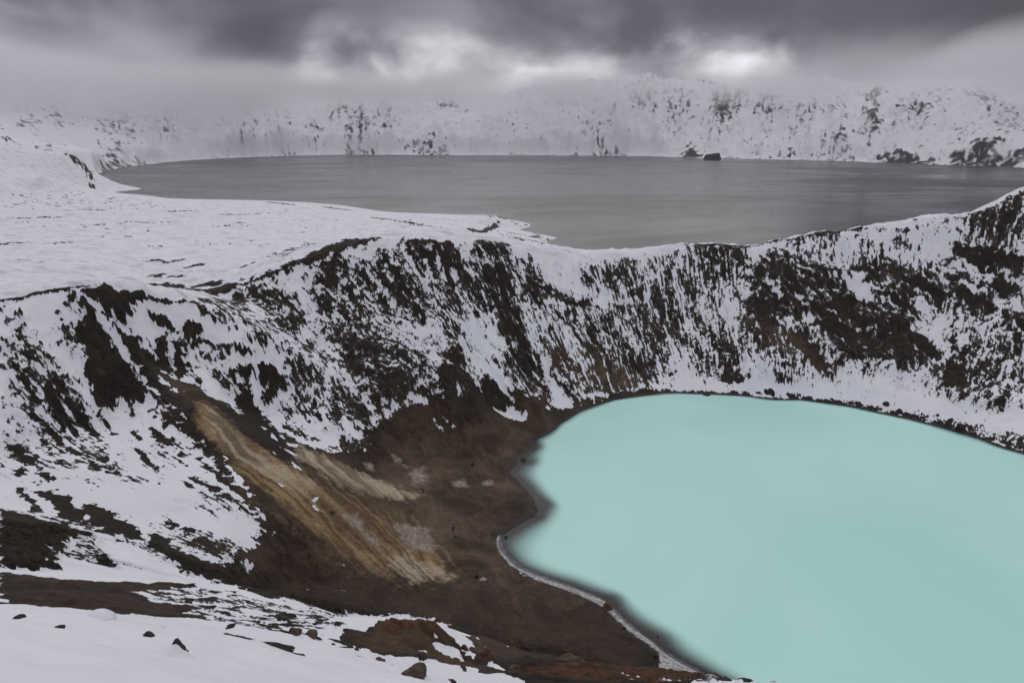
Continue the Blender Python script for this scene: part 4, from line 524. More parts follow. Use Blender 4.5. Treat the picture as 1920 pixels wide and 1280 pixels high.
# ------------------------------------------------------------------ noise
_rng = np.random.RandomState(7)
_perm = _rng.permutation(256); _perm = np.concatenate([_perm, _perm])
_ga = _rng.rand(256) * 2 * np.pi; _gx, _gy = np.cos(_ga), np.sin(_ga)
def noise2(x, y, seed=0):
    x = np.asarray(x, float) + seed * 17.13; y = np.asarray(y, float) + seed * 9.71
    xi = np.floor(x).astype(int); yi = np.floor(y).astype(int); fx = x - xi; fy = y - yi
    u = fx*fx*fx*(fx*(fx*6-15)+10); v = fy*fy*fy*(fy*(fy*6-15)+10)
    xa = xi & 255; xb = (xi+1) & 255; ya = yi & 255; yb = (yi+1) & 255
    def g(a, b, dx, dy):
        h = _perm[_perm[a] + b]; return _gx[h]*dx + _gy[h]*dy
    n00 = g(xa, ya, fx, fy); n10 = g(xb, ya, fx-1, fy); n01 = g(xa, yb, fx, fy-1); n11 = g(xb, yb, fx-1, fy-1)
    a = n00 + u*(n10-n00); b = n01 + u*(n11-n01)
    return (a + v*(b-a)) * 1.5
def fbm(x, y, oct=4, seed=0, gain=.5, lac=2.03):
    s = 0; amp = 1; tot = 0
    for o in range(oct):
        s = s + amp*noise2(x, y, seed+o*3); tot += amp*amp; x = x*lac; y = y*lac; amp *= gain
    return s / math.sqrt(tot)          # roughly unit-ish spread of about 0.35
def ridged(x, y, oct=4, seed=0):
    s = 0; amp = 1; tot = 0
    for o in range(oct):
        s = s + amp*(1-2*np.abs(noise2(x, y, seed+o*3))); tot += amp; x = x*2.07; y = y*2.07; amp *= .5
    return s / tot
def sstep(a, b, x):
    t = np.clip((x-a)/(b-a), 0, 1); return t*t*(3-2*t)
# ------------------------------------------------------------------ surfaces from surveyed points
class Surface:
    """Smooth surface through scattered survey points (kernel r plus a plane)."""
    def __init__(self, pts, lam=0.0, scale=1.0, kern='r'):
        P = np.array(pts, float); self.s = scale
        self.c = P[:, :2]/scale; n = len(P); self.kern = kern
        d = np.hypot(self.c[:, None, 0]-self.c[None, :, 0], self.c[:, None, 1]-self.c[None, :, 1])
        K = self.k(d) + lam*np.eye(n)
        Q = np.concatenate([np.ones((n, 1)), self.c], 1)
        A = np.block([[K, Q], [Q.T, np.zeros((3, 3))]])
        w = np.linalg.lstsq(A, np.concatenate([P[:, 2], np.zeros(3)]), rcond=None)[0]
        self.w = w[:n]; self.p = w[n:]
    def k(self, d): return -np.sqrt(d*d + 1.0)
    def __call__(self, x, y):
        x = np.ravel(x)/self.s; y = np.ravel(y)/self.s; out = np.empty(len(x))
        for i in range(0, len(x), 40000):
            a, b = x[i:i+40000], y[i:i+40000]
            d2 = (a[:, None].astype(np.float32)-self.c[None, :, 0].astype(np.float32))**2 + (b[:, None].astype(np.float32)-self.c[None, :, 1].astype(np.float32))**2
            out[i:i+40000] = (-np.sqrt(d2+np.float32(1.0))) @ self.w.astype(np.float32) + self.p[0] + self.p[1]*a + self.p[2]*b
        return out
def segdist(px, py, ax, ay, bx, by):
    vx, vy = bx-ax, by-ay; t = np.clip(((px-ax)*vx + (py-ay)*vy)/(vx*vx+vy*vy+1e-9), 0, 1)
    return np.hypot(px-ax-t*vx, py-ay-t*vy)
def poly_sd(px, py, poly):
    """Signed distance, positive inside the polygon."""
    d = np.full(px.shape, 1e9); ins = np.zeros(px.shape, bool); n = len(poly)
    for i in range(n):
        ax, ay = poly[i]; bx, by = poly[(i+1) % n]
        d = np.minimum(d, segdist(px, py, ax, ay, bx, by))
        cond = ((ay > py) != (by > py)) & (px < (bx-ax)*(py-ay)/((by-ay)+1e-12)+ax)
        ins ^= cond
    return np.where(ins, d, -d)
def line_d(px, py, line):
    d = np.full(px.shape, 1e9)
    for (ax, ay), (bx, by) in zip(line[:-1], line[1:]): d = np.minimum(d, segdist(px, py, ax, ay, bx, by))
    return d
ground_base = Surface(GROUND_POINTS, lam=0.08)
mountain_base = Surface(MOUNTAIN_POINTS, lam=1.2, scale=50.0)
def probit(f):
    f = min(max(f, .003), .997); t = math.sqrt(-2*math.log(min(f, 1-f)))
    v = t - (2.30753+.27061*t)/(1+.99229*t+.04481*t*t); return v if f > .5 else -v
def apply_cover(cover, x, y, T, kinds, warp):
    """Lay the surveyed outlines over the default cover T; other kinds of ground go to their own fields."""
    for kind, val, soft, pts in cover:
        P = np.array(pts); m = max(soft, val if 'line' in kind else 0)*1.6 + 1
        sel = np.where((x > P[:, 0].min()-m) & (x < P[:, 0].max()+m) & (y > P[:, 1].min()-m) & (y < P[:, 1].max()+m))[0]
        if not len(sel): continue
        a, b = x[sel], y[sel]; wob = warp[sel]*max(soft, .15)*.9
        if kind in ('line', 'sline'):
            d = line_d(a, b, pts); w = 1-sstep(val*.35, val*.9, d+wob*.4*min(val, 1.0))
            T[sel] += w*((-2.6 if kind == 'line' else 2.6) - T[sel])
        else:
            w = sstep(-soft, soft, poly_sd(a, b, pts)+wob*(1 if kind in ('mix', 'dark', 'snow') else .3))
            if kind == 'mix': T[sel] += w*(probit(val)-T[sel])
            elif kind == 'dark': T[sel] += w*(-3.2-T[sel])
            elif kind == 'snow': T[sel] += w*(3.0-T[sel])
            else:
                f = kinds.setdefault(kind, np.zeros(len(x))); f[sel] = np.maximum(f[sel], w*val)
    return T
def grid_mesh(name, X, Y, Z, attrs, mat, flip=True):
    nr, nc = X.shape
    me = bpy.data.meshes.new(name)
    V = np.stack([X, Y, Z], -1).reshape(-1, 3).astype(np.float32)
    idx = np.arange(nr*nc).reshape(nr, nc)
    Q = np.stack([idx[:-1, :-1], idx[:-1, 1:], idx[1:, 1:], idx[1:, :-1]], -1)
    Q = (Q[..., ::-1] if flip else Q).reshape(-1, 4).astype(np.int32)
    me.vertices.add(len(V)); me.vertices.foreach_set('co', V.ravel())
    me.loops.add(Q.size); me.loops.foreach_set('vertex_index', Q.ravel())
    me.polygons.add(len(Q)); me.polygons.foreach_set('loop_start', np.arange(0, Q.size, 4, dtype=np.int32))
    me.polygons.foreach_set('use_smooth', np.ones(len(Q), bool))
    for k, v in attrs.items():
        at = me.attributes.new(k, 'FLOAT', 'POINT'); at.data.foreach_set('value', np.ravel(v).astype(np.float32))
    me.update(calc_edges=True)
    if mat: me.materials.append(mat)
    o = bpy.data.objects.new(name, me); scene.collection.objects.link(o); return o
# ------------------------------------------------------------------ material helpers
class Nodes:
    def __init__(self, name):
        self.m = bpy.data.materials.new(name); self.m.use_nodes = True
        self.t = self.m.node_tree; self.n = self.t.nodes; self.l = self.t.links; self.n.clear()
        self.out = self.n.new('ShaderNodeOutputMaterial')
    def put(self, sock, v):
        if hasattr(v, 'is_linked') or hasattr(v, 'links'): self.l.new(v, sock)
        elif isinstance(v, tuple) and len(v) == 3 and sock.type == 'RGBA': sock.default_value = (*v, 1)
        else: sock.default_value = v
    def attr(self, k):
        n = self.n.new('ShaderNodeAttribute'); n.attribute_name = k; return n.outputs['Fac']
    def math(self, op, a, b=None, c=None):
        n = self.n.new('ShaderNodeMath'); n.operation = op
        for i, v in enumerate((a, b, c)):
            if v is not None: self.put(n.inputs[i], v)
        return n.outputs[0]
    def rng(self, v, a, b, c=0.0, d=1.0, smooth=True):
        n = self.n.new('ShaderNodeMapRange'); n.interpolation_type = 'SMOOTHSTEP' if smooth else 'LINEAR'
        self.put(n.inputs[0], v)
        for i, q in enumerate((a, b, c, d)): self.put(n.inputs[1+i], q)
        return n.outputs[0]
    def mix(self, f, a, b):
        n = self.n.new('ShaderNodeMix'); n.data_type = 'RGBA'
        self.put(n.inputs[0], f); self.put(n.inputs[6], a); self.put(n.inputs[7], b); return n.outputs[2]
    def noise(self, scale, detail=4, rough=.55, dist=0.0, stretch=None, coord=None):
        n = self.n.new('ShaderNodeTexNoise'); n.inputs['Scale'].default_value = scale; n.inputs['Detail'].default_value = detail
        n.inputs['Roughness'].default_value = rough; n.inputs['Distortion'].default_value = dist
        c = coord or self.pos()
        if stretch:
            mp = self.n.new('ShaderNodeMapping'); self.l.new(c, mp.inputs[0]); mp.inputs['Scale'].default_value = stretch; c = mp.outputs[0]
        self.l.new(c, n.inputs['Vector']); return n.outputs[0]
    def pos(self):
        if not hasattr(self, '_p'): self._p = self.n.new('ShaderNodeNewGeometry').outputs['Position']
        return self._p
    def bump(self, h, dist, strength=1.0, prev=None):
        n = self.n.new('ShaderNodeBump'); self.put(n.inputs['Height'], h); n.inputs['Distance'].default_value = dist; n.inputs['Strength'].default_value = strength
        if prev is not None: self.l.new(prev, n.inputs['Normal'])
        return n.outputs[0]
    def bsdf(self, color, rough=.8, normal=None, **kw):
        n = self.n.new('ShaderNodeBsdfPrincipled'); self.put(n.inputs['Base Color'], color); self.put(n.inputs['Roughness'], rough)
        if normal is not None: self.l.new(normal, n.inputs['Normal'])
        for k, v in kw.items(): self.put(n.inputs[k.replace('_', ' ')], v)
        return n.outputs[0]
    def surf(self, s): self.l.new(s, self.out.inputs['Surface']); return self.m
# ------------------------------------------------------------------ ground material: snow lying over bare ground
def ground_material():
    N = Nodes('snow_and_scree')
    s = N.attr('snow')
    f1 = N.noise(2.0, 4, .65, 0, stretch=(1, 1, .4)); f2 = N.noise(6.0, 3, .6, 0, stretch=(1, 1, .5))
    s = N.math('ADD', s, N.math('MULTIPLY', N.math('SUBTRACT', f1, .5), 2.6))
    s = N.math('ADD', s, N.math('MULTIPLY', N.math('SUBTRACT', f2, .5), .9))
    snow = N.rng(s, -.07, .09)
    grain = N.noise(2.2, 6, .65); broad = N.noise(.09, 4, .55); strk = N.noise(.5, 5, .6, .8)
    floor = N.attr('floor'); flow = N.attr('flow'); fl = N.rng(flow, -1.6, 1.6, 0, 1, False)
    rock = N.mix(N.rng(N.math('ADD', N.math('MULTIPLY', broad, .6), N.math('MULTIPLY', strk, .4)), .35, .65), (.0185, .0130, .0105), (.040, .0265, .0185))
    earth = N.mix(N.rng(N.math('ADD', N.math('MULTIPLY', N.noise(.11, 6, .66, .6), .95), N.math('MULTIPLY', fl, .05)), .36, .66), (.056, .037, .025), (.165, .112, .074))
    col = N.mix(floor, rock, earth)
    n3 = N.noise(1.6, 5, .7, .4); n2 = N.noise(.9, 6, .68, .6); n1 = N.noise(.3, 5, .6, 1.0)
    fn = N.math('ADD', N.math('MULTIPLY', fl, .6), N.math('MULTIPLY', n1, .4))
    def zone(name, c1, c2, nz, brk=.35, amt=1.0, shade=None):
        nonlocal col
        a = N.rng(N.math('ADD', N.math('MULTIPLY', N.attr(name), 1.5), N.math('SUBTRACT', N.math('MULTIPLY', N.math('SUBTRACT', nz, .5), brk*2), .5)), -.1, 1.05, 0, amt)
        col = N.mix(a, col, N.mix(N.rng(shade or fn, .25, .75), c1, c2))
    zone('ochre', (.13, .085, .045), (.31, .215, .115), fn, .16)
    zone('tan', (.21, .16, .105), (.47, .385, .27), fn, .14)
    zone('yellow', (.20, .14, .07), (.37, .265, .13), fn, .6, .6)
    zone('pale', (.17, .135, .11), (.50, .42, .36), n1, .9, .85, n2)
    zone('red', (.045, .022, .011), (.17, .078, .030), n2, .35, 1.0, n2)
    g = N.math('MULTIPLY', N.rng(grain, .25, .75, .72, 1.28), 1.0)
    vm = N.n.new('ShaderNodeVectorMath'); vm.operation = 'SCALE'; N.l.new(col, vm.inputs[0]); N.l.new(g, vm.inputs['Scale'])
    wet = N.attr('wet')
    rc = N.mix(N.math('MULTIPLY', wet, .55), vm.outputs[0], (.02, .017, .018))
    col = rc
    zone('foam', (.16, .15, .14), (.74, .74, .72), n3, .8, 1.0, n3)
    rc = col
    sn = N.mix(N.rng(N.noise(.12, 4, .5), .3, .7), (.735, .745, .80), (.79, .795, .83))
    dust = N.noise(.16, 6, .68, .5, stretch=(.5, 1.3, 1))
    sn = N.mix(N.math('MULTIPLY', N.rng(dust, .45, .72), N.attr('thin')), sn, (.42, .425, .45))
    sn = N.mix(N.attr('silt'), sn, (.42, .40, .38))
    dusted = N.math('MULTIPLY', N.math('MULTIPLY', N.rng(s, -1.3, .0), N.rng(N.noise(5.0, 4, .7), .42, .62)), N.math('SUBTRACT', .17, N.math('MULTIPLY', floor, .17)))
    col = N.mix(N.math('MAXIMUM', snow, dusted), rc, sn)
    rb = N.bump(N.noise(1.6, 7, .7), .55, .9); 
    rb = N.bump(N.math('MULTIPLY', snow, 1.0), .25, .6, rb)
    sb = N.bump(N.noise(.55, 4, .5), .16, .6); sb = N.bump(N.noise(2.6, 5, .6, .4, stretch=(.45, 1, 1)), .035, .7, sb)
    sb = N.bump(snow, .22, .5, sb)
    b1 = N.bsdf(col, N.rng(wet, 0, 1, .92, .45), rb, Specular_IOR_Level=.25)
    b2 = N.bsdf(col, .7, sb, Specular_IOR_Level=.2, Subsurface_Weight=0.0)
    mx = N.n.new('ShaderNodeMixShader'); N.l.new(snow, mx.inputs[0]); N.l.new(b1, mx.inputs[1]); N.l.new(b2, mx.inputs[2])
    return N.surf(mx.outputs[0])
GROUND_MAT = ground_material()
CX, CY = 60.0, 118.0                      # foot of the walls' fall lines; those of the left wall meet nearer the camera
LX, LY = 20.0, 70.0
SD = .36
def snow_field(x, y, r):
    warp = fbm(x/9, y/9, 3, 51)*1.2
    lw = sstep(-22, -52, x)*sstep(190, 170, y)
    def fall(cx, cy, k, sd):
        arc = np.arctan2(y-cy, x-cx)*k; rho = np.hypot(x-cx, y-cy)
        return fbm(arc/.55+warp*.9, rho/6.5+3, 3, 1+sd, .6)/SD, fbm(arc/2.8+warp, rho/18, 2, 21+sd)/SD
    a1, a2 = fall(CX, CY, 105, 0); b1, b2 = fall(LX, LY, 105, 0)
    streak = a1*(1-lw)+b1*lw; streak2 = a2*(1-lw)+b2*lw
    clump = fbm(x/1.7, y/1.7, 3, 5, .65)/SD
    fine = fbm(x/.5, y/.5, 2, 9, .6)/SD
    rim = poly_sd(x, y, CRATER_RIM)
    inside = sstep(-4, 6, rim)
    far = (.62*streak + .42*streak2 + .42*clump + .36*fine)/.93
    lo = fbm(x/14+5, y/14, 4, 31, .6)/SD
    plain = (.6*lo + .6*fbm(x/11+y/40, y/7, 4, 35, .62)/SD + .4*fbm(x/1.6, y/4, 2, 38)/SD)/.94
    fs = (.75*fbm(x/3.2+warp*.2, (y+.55*x)/.65, 4, 41, .6)/SD + .5*fbm(x/1.4, y/1.4, 4, 45, .6)/SD)/.9
    nearw = 1-sstep(58, 72, r)
    n = far*inside + plain*(1-inside)
    n = n*(1-nearw) + fs*nearw
    n = n + inside*(1-nearw)*.40*fbm(np.arctan2(y-CY, x-CX)*7.5, np.hypot(x-CX, y-CY)/24, 3, 171)/SD
    big = fbm(x/90+y/200, y/60, 3, 33)/SD
    T = np.where(inside > .5, 1.75, 3.0+1.0*big)*(1-nearw) + 3.2*nearw
    return n, T, inside, nearw, rim, streak, streak2, clump
def build_ground():
    az = np.radians(np.concatenate([np.linspace(-72, -41, 40)[:-1], np.linspace(-41, 41, COLS), np.linspace(41, 72, 40)[1:]]))
    r = [1.0]
    while r[-1] < 1755:
        q = r[-1]; r.append(q + ((.006*q+.1) if q < 60 else (.0021*q+.03) if q < 335 else .0075*q))
    r = np.array(r); A, R = np.meshgrid(az, r); X = R*np.sin(A); Y = R*np.cos(A)
    x, y, rr = X.ravel(), Y.ravel(), R.ravel()
    z = ground_base(x, y)
    n, T, inside, nearw, rim, streak, streak2, clump = snow_field(x, y, rr)
    kinds = {k: np.zeros(len(x)) for k in ('floor', 'ochre', 'tan', 'yellow', 'pale', 'red', 'foam', 'silt')}
    wob = (fbm(x/2.6, y/2.6, 4, 61, .6) + .5*fbm(x/.8, y/.8, 3, 67, .6))/SD*.8
    T = apply_cover(COVER, x, y, T, kinds, wob)
    T += kinds['silt']*3
    T = np.where((inside > .5) & (nearw < .5), T + (-3.4-T)*sstep(.22, .08, z), T)
    # craggy bands on the right wall: ledges dipping across the face hold the snow
    crag = kinds.pop('crag', np.zeros(len(x))); arc = np.arctan2(y-CY, x-CX)*105
    ledge = fbm((z-.42*arc)/1.25+fbm(x/6, y/6, 3, 161)*1.1, arc/8, 4, 163, .6)/SD
    n = n*(1-crag) + crag*(.8*ledge + .45*clump + .3*streak2)/.95
    T = T - .30*inside*(1-nearw)*sstep(-2.5, -1.0, T)*sstep(1.6, .6, T)     # the worn middle cover is thinner than it looks from afar
    s = T + n
    bare = 1-sstep(-.6, .5, s)
    # relief: gullies down the crater walls, crags where the ground is bare, wind-packed snow elsewhere
    Zg = z.reshape(X.shape); gr = np.gradient(Zg, axis=0)/np.gradient(R, axis=0)
    wall = (sstep(.12, .4, np.abs(gr).ravel()) + sstep(30, 60, -rim)*0)*inside*(1-nearw)*sstep(1.2, 5, z)
    rough = sstep(2.0, .2, T)
    z = z + wall*(.55*streak2*.5 + rough*(.28*streak + .45*clump)*.5)
    wall = wall*(.3+.7*sstep(112, 165, rr))
    z = z + wall*rough*1.1*ridged(x/7+streak2*.15, y/7, 4, 71)
    z = z + wall*bare*(.25+.5*np.abs(fbm(x/2.2, y/2.2, 4, 75, .6))/SD)*(1-kinds['floor']*.75)
    z = z + (1-inside)*(1-nearw)*sstep(3, 9, z)*(.5*fbm(x/22, y/22, 4, 81)/SD + .22*fbm(x/5, y/5, 3, 83)/SD)
    z = z + kinds['ochre']*(.5*ridged((x+y*.6)/5, (y-x*.3)/14, 4, 91) + .12*fbm(x/1.2, y/1.2, 3, 95)/SD)
    z = z + crag*(.55*ledge*.6 + 1.1*ridged(arc/9+.2*ledge, z/7, 4, 167))
    flo = kinds['floor']*inside*(1-nearw)*sstep(.2, 1.2, z)
    z = z + flo*(.10*fbm(x/2.5, y/2.5, 4, 97)/SD)
    nb = nearw*sstep(1.5, 5, rr)
    z = z + nb*(.10*fbm(x/5+.3*y, y/2.2, 3, 101)/SD + .035*fbm(x/2.2+y*.2, (y+.4*x)/.7, 3, 105)/SD)
    z = z + nb*bare*(.05*fbm(x/1.6, y/1.6, 3, 107, .5)/SD + .16*ridged(x/5, y/5, 3, 109)*sstep(14, 22, rr))
    z = z + kinds['red']*bare*nearw*(.30*ridged(x/2.4, y/2.4, 4, 181) + .07*fbm(x/.7, y/.7, 3, 183, .6)/SD)
    th = np.arctan2(y-LY, x-LX)*105; rho = np.hypot(x-LX, y-LY)
    kinds['flow'] = fbm(th/1.6+fbm(x/9, y/9, 2, 151)*1.2, rho/26, 3, 153, .45)/SD + .5*fbm(x/14, y/14, 3, 157)/SD
    wet = sstep(.55, .0, z)*inside*(1-nearw) + 0
    kinds['thin'] = (1-inside)*(1-nearw)*.8
    kinds['wet'] = wet; kinds['snow'] = s
    o = grid_mesh('ground', X, Y, z.reshape(X.shape), kinds, GROUND_MAT); o['kind'] = 'structure'
    zg = z.reshape(X.shape)
    def height(px, py):
        """Ground level at a place, read off the finished sheet."""
        a, q = math.atan2(px, py), math.hypot(px, py)
        i = min(max(int(np.searchsorted(r, q))-1, 0), len(r)-2); j = min(max(int(np.searchsorted(az, a))-1, 0), len(az)-2)
        u = (q-r[i])/(r[i+1]-r[i]); v = (a-az[j])/(az[j+1]-az[j])
        return float((1-u)*((1-v)*zg[i, j]+v*zg[i, j+1]) + u*((1-v)*zg[i+1, j]+v*zg[i+1, j+1]))
    return height
COLS = 930
ground_height = build_ground()
# land behind the photographer, coarse
az = np.radians(np.linspace(72, 288, 40)); r = np.geomspace(1.0, 1755, 40); A, R = np.meshgrid(az, r); X = R*np.sin(A); Y = R*np.cos(A)
Z = ground_base(X, Y).reshape(X.shape)
o = grid_mesh('terrain', X, Y, Z, {'snow': np.full(X.size, 3.0)}, GROUND_MAT); o['kind'] = 'structure'
# ------------------------------------------------------------------ mountains across the lake
def mountain_material():
    N = Nodes('mountain_snow_rock_and_shading')
    s = N.attr('snow'); s = N.math('ADD', s, N.math('MULTIPLY', N.math('SUBTRACT', N.noise(.05, 5, .65), .5), 1.6))
    snow = N.rng(s, -.75, .55)  # soft edge: thin snow on rock, plus the gullies' grey shading as colour
    rock = N.mix(N.noise(.02, 4), (.024, .022, .024), (.05, .045, .046))
    col = N.mix(snow, rock, (.77, .775, .81))
    nb = N.bump(N.noise(.02, 6, .6), 5, .5)
    return N.surf(N.bsdf(col, .85, nb, Specular_IOR_Level=.15))
def build_mountains():
    az = np.radians(np.linspace(-60, 60, 860)); r = np.concatenate([np.linspace(1500, 2400, 50)[:-1], np.linspace(2400, 5600, 210)[:-1], np.linspace(5600, 9000, 30)])
    A, R = np.meshgrid(az, r); X = R*np.sin(A); Y = R*np.cos(A); x, y = X.ravel(), Y.ravel()
    sa, sr = np.array(MOUNTAIN_SHORE).T; off = R.ravel() - np.interp(A.ravel(), np.radians(sa), sr) + 26*fbm(np.degrees(A.ravel())*.8, R.ravel()/900, 5, 47, .6)/SD
    z = mountain_base(x, y); z = np.where(off < 0, np.maximum(off*.08, -15), np.maximum(z, .03*off)*sstep(-20, 160, off) + .02*np.minimum(off, 100)); up = sstep(0, 70, z)
    px = np.degrees(A.ravel())*70
    rg = ridged(px/330, R.ravel()/700, 5, 3); r2 = ridged(px/95+.3*fbm(x/200, y/200, 3, 41), R.ravel()/420, 4, 43); cr = fbm(x/90, y/90, 5, 7, .6)/SD
    r3 = ridged(px/38+.12*cr, R.ravel()/300, 4, 53); gl = fbm(px/55+cr*.3, R.ravel()/1500, 3, 5)/SD
    z = z + up*sstep(2300, 4000, R.ravel())*(28*rg + 22*r2 + 12*r3 + 8*gl + 3*cr) + sstep(150, 380, z)*40*fbm(px/420, R.ravel()/1400, 3, 59)/SD*.6 + sstep(0, 12, z)*1.2*cr
    n = (.7*fbm(px/13+cr*.3, R.ravel()/150, 4, 11, .7) + .65*fbm(x/24, y/45, 4, 17, .7) + .3*rg*SD*2)/SD/.98
    T = 1.45 - .35*sstep(60, 5, z) - (.6*r2+.9*r3+.4*rg)*(.35+.65*sstep(30, 140, z)) + .45*fbm(px/160, R.ravel()/900, 3, 29)/SD  # ridges blown bare; the same pattern paints in the gullies' relief shading
    T = apply_cover(MOUNTAIN_COVER, x, y, T, {}, fbm(x/60, y/60, 4, 23, .6)/SD)
    o = grid_mesh('mountains', X, Y, z.reshape(X.shape), {'snow': T+.6*n}, mountain_material()); o['kind'] = 'structure'
build_mountains()
# ------------------------------------------------------------------ water
def crater_lake():
    xs = np.arange(-22, 262, 1.0); ys = np.arange(36, 238, 1.0); X, Y = np.meshgrid(xs, ys)
    dep = -ground_base(X.ravel(), Y.ravel())
    dep = dep*(1+.16*fbm(X.ravel()/22, Y.ravel()/22, 2, 131)/SD)
    N = Nodes('milky_turquoise_water')
    d = N.attr('depth'); f = N.math('SUBTRACT', 1.0, N.math('POWER', 2.718, N.math('MULTIPLY', N.math('MAXIMUM', d, 0.0), -1.25)))
    f = N.rng(f, .16, .80, 0, 1)
    tone = N.mix(N.rng(N.noise(.014, 4, .5, .6), .3, .7), (.455, .79, .715), (.55, .885, .805))
    tone = N.mix(f, (.22, .36, .36), tone)
    nb = N.bump(N.noise(.5, 3, .5), .02, .3)
    milk = N.bsdf(tone, .38, nb, IOR=1.33, Specular_IOR_Level=.4)
    clear = N.n.new('ShaderNodeBsdfTransparent'); clear.inputs[0].default_value = (.62, .62, .70, 1)
    gl = N.n.new('ShaderNodeBsdfGlossy'); gl.inputs['Roughness'].default_value = .2
    fr = N.n.new('ShaderNodeFresnel'); fr.inputs[0].default_value = 1.33
    sh = N.n.new('ShaderNodeMixShader'); N.l.new(fr.outputs[0], sh.inputs[0]); N.l.new(clear.outputs[0], sh.inputs[1]); N.l.new(gl.outputs[0], sh.inputs[2])
    mx = N.n.new('ShaderNodeMixShader'); N.l.new(f, mx.inputs[0]); N.l.new(sh.outputs[0], mx.inputs[1]); N.l.new(milk, mx.inputs[2])
    o = grid_mesh('crater_lake', X, Y, np.zeros(X.shape), {'depth': dep}, N.surf(mx.outputs[0]), flip=False); o['kind'] = 'structure'
crater_lake()
def big_lake():
    N = Nodes('grey_lake_water')
    st = N.noise(.0021, 6, .6, 1.6, stretch=(.8, 1.1, 1)); fine = N.noise(.012, 5, .65, .8, stretch=(.5, .9, 1))
    w = N.math('ADD', N.math('MULTIPLY', st, .75), N.math('MULTIPLY', fine, .25))
    rough = N.rng(w, .36, .64, .17, .38)
    col = N.mix(N.rng(w, .38, .62), (.010, .011, .017), (.026, .027, .036))
    nb = N.bump(N.noise(.11, 4, .6, 0, stretch=(.5, 1, 1)), .35, .6)
    b = N.bsdf(col, rough, nb, IOR=1.33, Specular_IOR_Level=.11)
    me = bpy.data.meshes.new('lake')
    P = [(-160, 330, 0), (280, 330, 0), (9000, 900, 0), (9000, 9500, 0), (-9000, 9500, 0), (-9000, 900, 0)]
    me.from_pydata(P, [], [list(range(6))]); me.materials.append(N.surf(b))
    o = bpy.data.objects.new('lake', me); scene.collection.objects.link(o); o['kind'] = 'structure'
big_lake()
# ------------------------------------------------------------------ low cloud wrapping the mountains
def cloud():
    N = Nodes('low_cloud')
    sp = N.n.new('ShaderNodeSeparateXYZ'); N.l.new(N.pos(), sp.inputs[0]); x, y, z = sp.outputs
    n = N.noise(1/900, 4, .55, .4, stretch=(1, 1, 2.2)); n2 = N.noise(1/260, 3, .6, .3, stretch=(1, 1, 1.6))
    w = N.math('ADD', N.math('MULTIPLY', N.math('SUBTRACT', n, .5), 420.0), N.math('MULTIPLY', N.math('SUBTRACT', n2, .5), 160.0))
    zz = N.math('ADD', N.math('ADD', z, w), N.math('ADD', N.rng(x, -2300.0, -300.0, 170.0, 0.0), N.rng(x, 1300.0, 2600.0, 0.0, 20.0)))
    n3 = N.noise(1/700, 3, .5, .3, stretch=(1, .6, 1))
    lo = N.rng(zz, 265.0, 410.0); hi = N.rng(N.math('ADD', z, N.math('MULTIPLY', N.math('SUBTRACT', n3, .5), 420.0)), 330.0, 470.0, 1.0, 0.0); fr = N.rng(N.math('ADD', y, N.math('MULTIPLY', N.math('ABSOLUTE', x), 1.1)), 3700.0, 4700.0)
    d = N.math('MULTIPLY', N.math('MULTIPLY', N.math('MULTIPLY', lo, hi), fr), .0036)
    v = N.n.new('ShaderNodeVolumePrincipled'); N.l.new(d, v.inputs['Density']); v.inputs['Color'].default_value = (.93, .93, .95, 1); v.inputs['Anisotropy'].default_value = .35
    N.l.new(v.outputs[0], N.out.inputs['Volume'])
    me = bpy.data.meshes.new('cloud'); X0, X1, Y0, Y1, Z0, Z1 = -4200, 4200, 1500, 6600, 60, 600
    V = [(a, b, c) for c in (Z0, Z1) for b in (Y0, Y1) for a in (X0, X1)]
    me.from_pydata(V, [], [(0, 2, 3, 1), (4, 5, 7, 6), (0, 1, 5, 4), (2, 6, 7, 3), (0, 4, 6, 2), (1, 3, 7, 5)]); me.materials.append(N.m)
    o = bpy.data.objects.new('cloud', me); scene.collection.objects.link(o); o['kind'] = 'stuff'
    o['label'] = 'low grey cloud wrapping the snowy mountain tops'; o['category'] = 'cloud'
cloud()
# ------------------------------------------------------------------ thin even haze over the whole place
def haze():
    N = Nodes('thin_haze'); v = N.n.new('ShaderNodeVolumePrincipled'); v.inputs['Density'].default_value = 3e-5; v.inputs['Color'].default_value = (.95, .95, .97, 1)
    N.l.new(v.outputs[0], N.out.inputs['Volume'])
    me = bpy.data.meshes.new('haze'); X0, X1, Y0, Y1, Z0, Z1 = -9800, 9800, -1900, 9800, -60, 640
    V = [(a, b, c) for c in (Z0, Z1) for b in (Y0, Y1) for a in (X0, X1)]
    me.from_pydata(V, [], [(0, 2, 3, 1), (4, 5, 7, 6), (0, 1, 5, 4), (2, 6, 7, 3), (0, 4, 6, 2), (1, 3, 7, 5)]); me.materials.append(N.m)
    o = bpy.data.objects.new('haze', me); scene.collection.objects.link(o); o['kind'] = 'stuff'
haze()
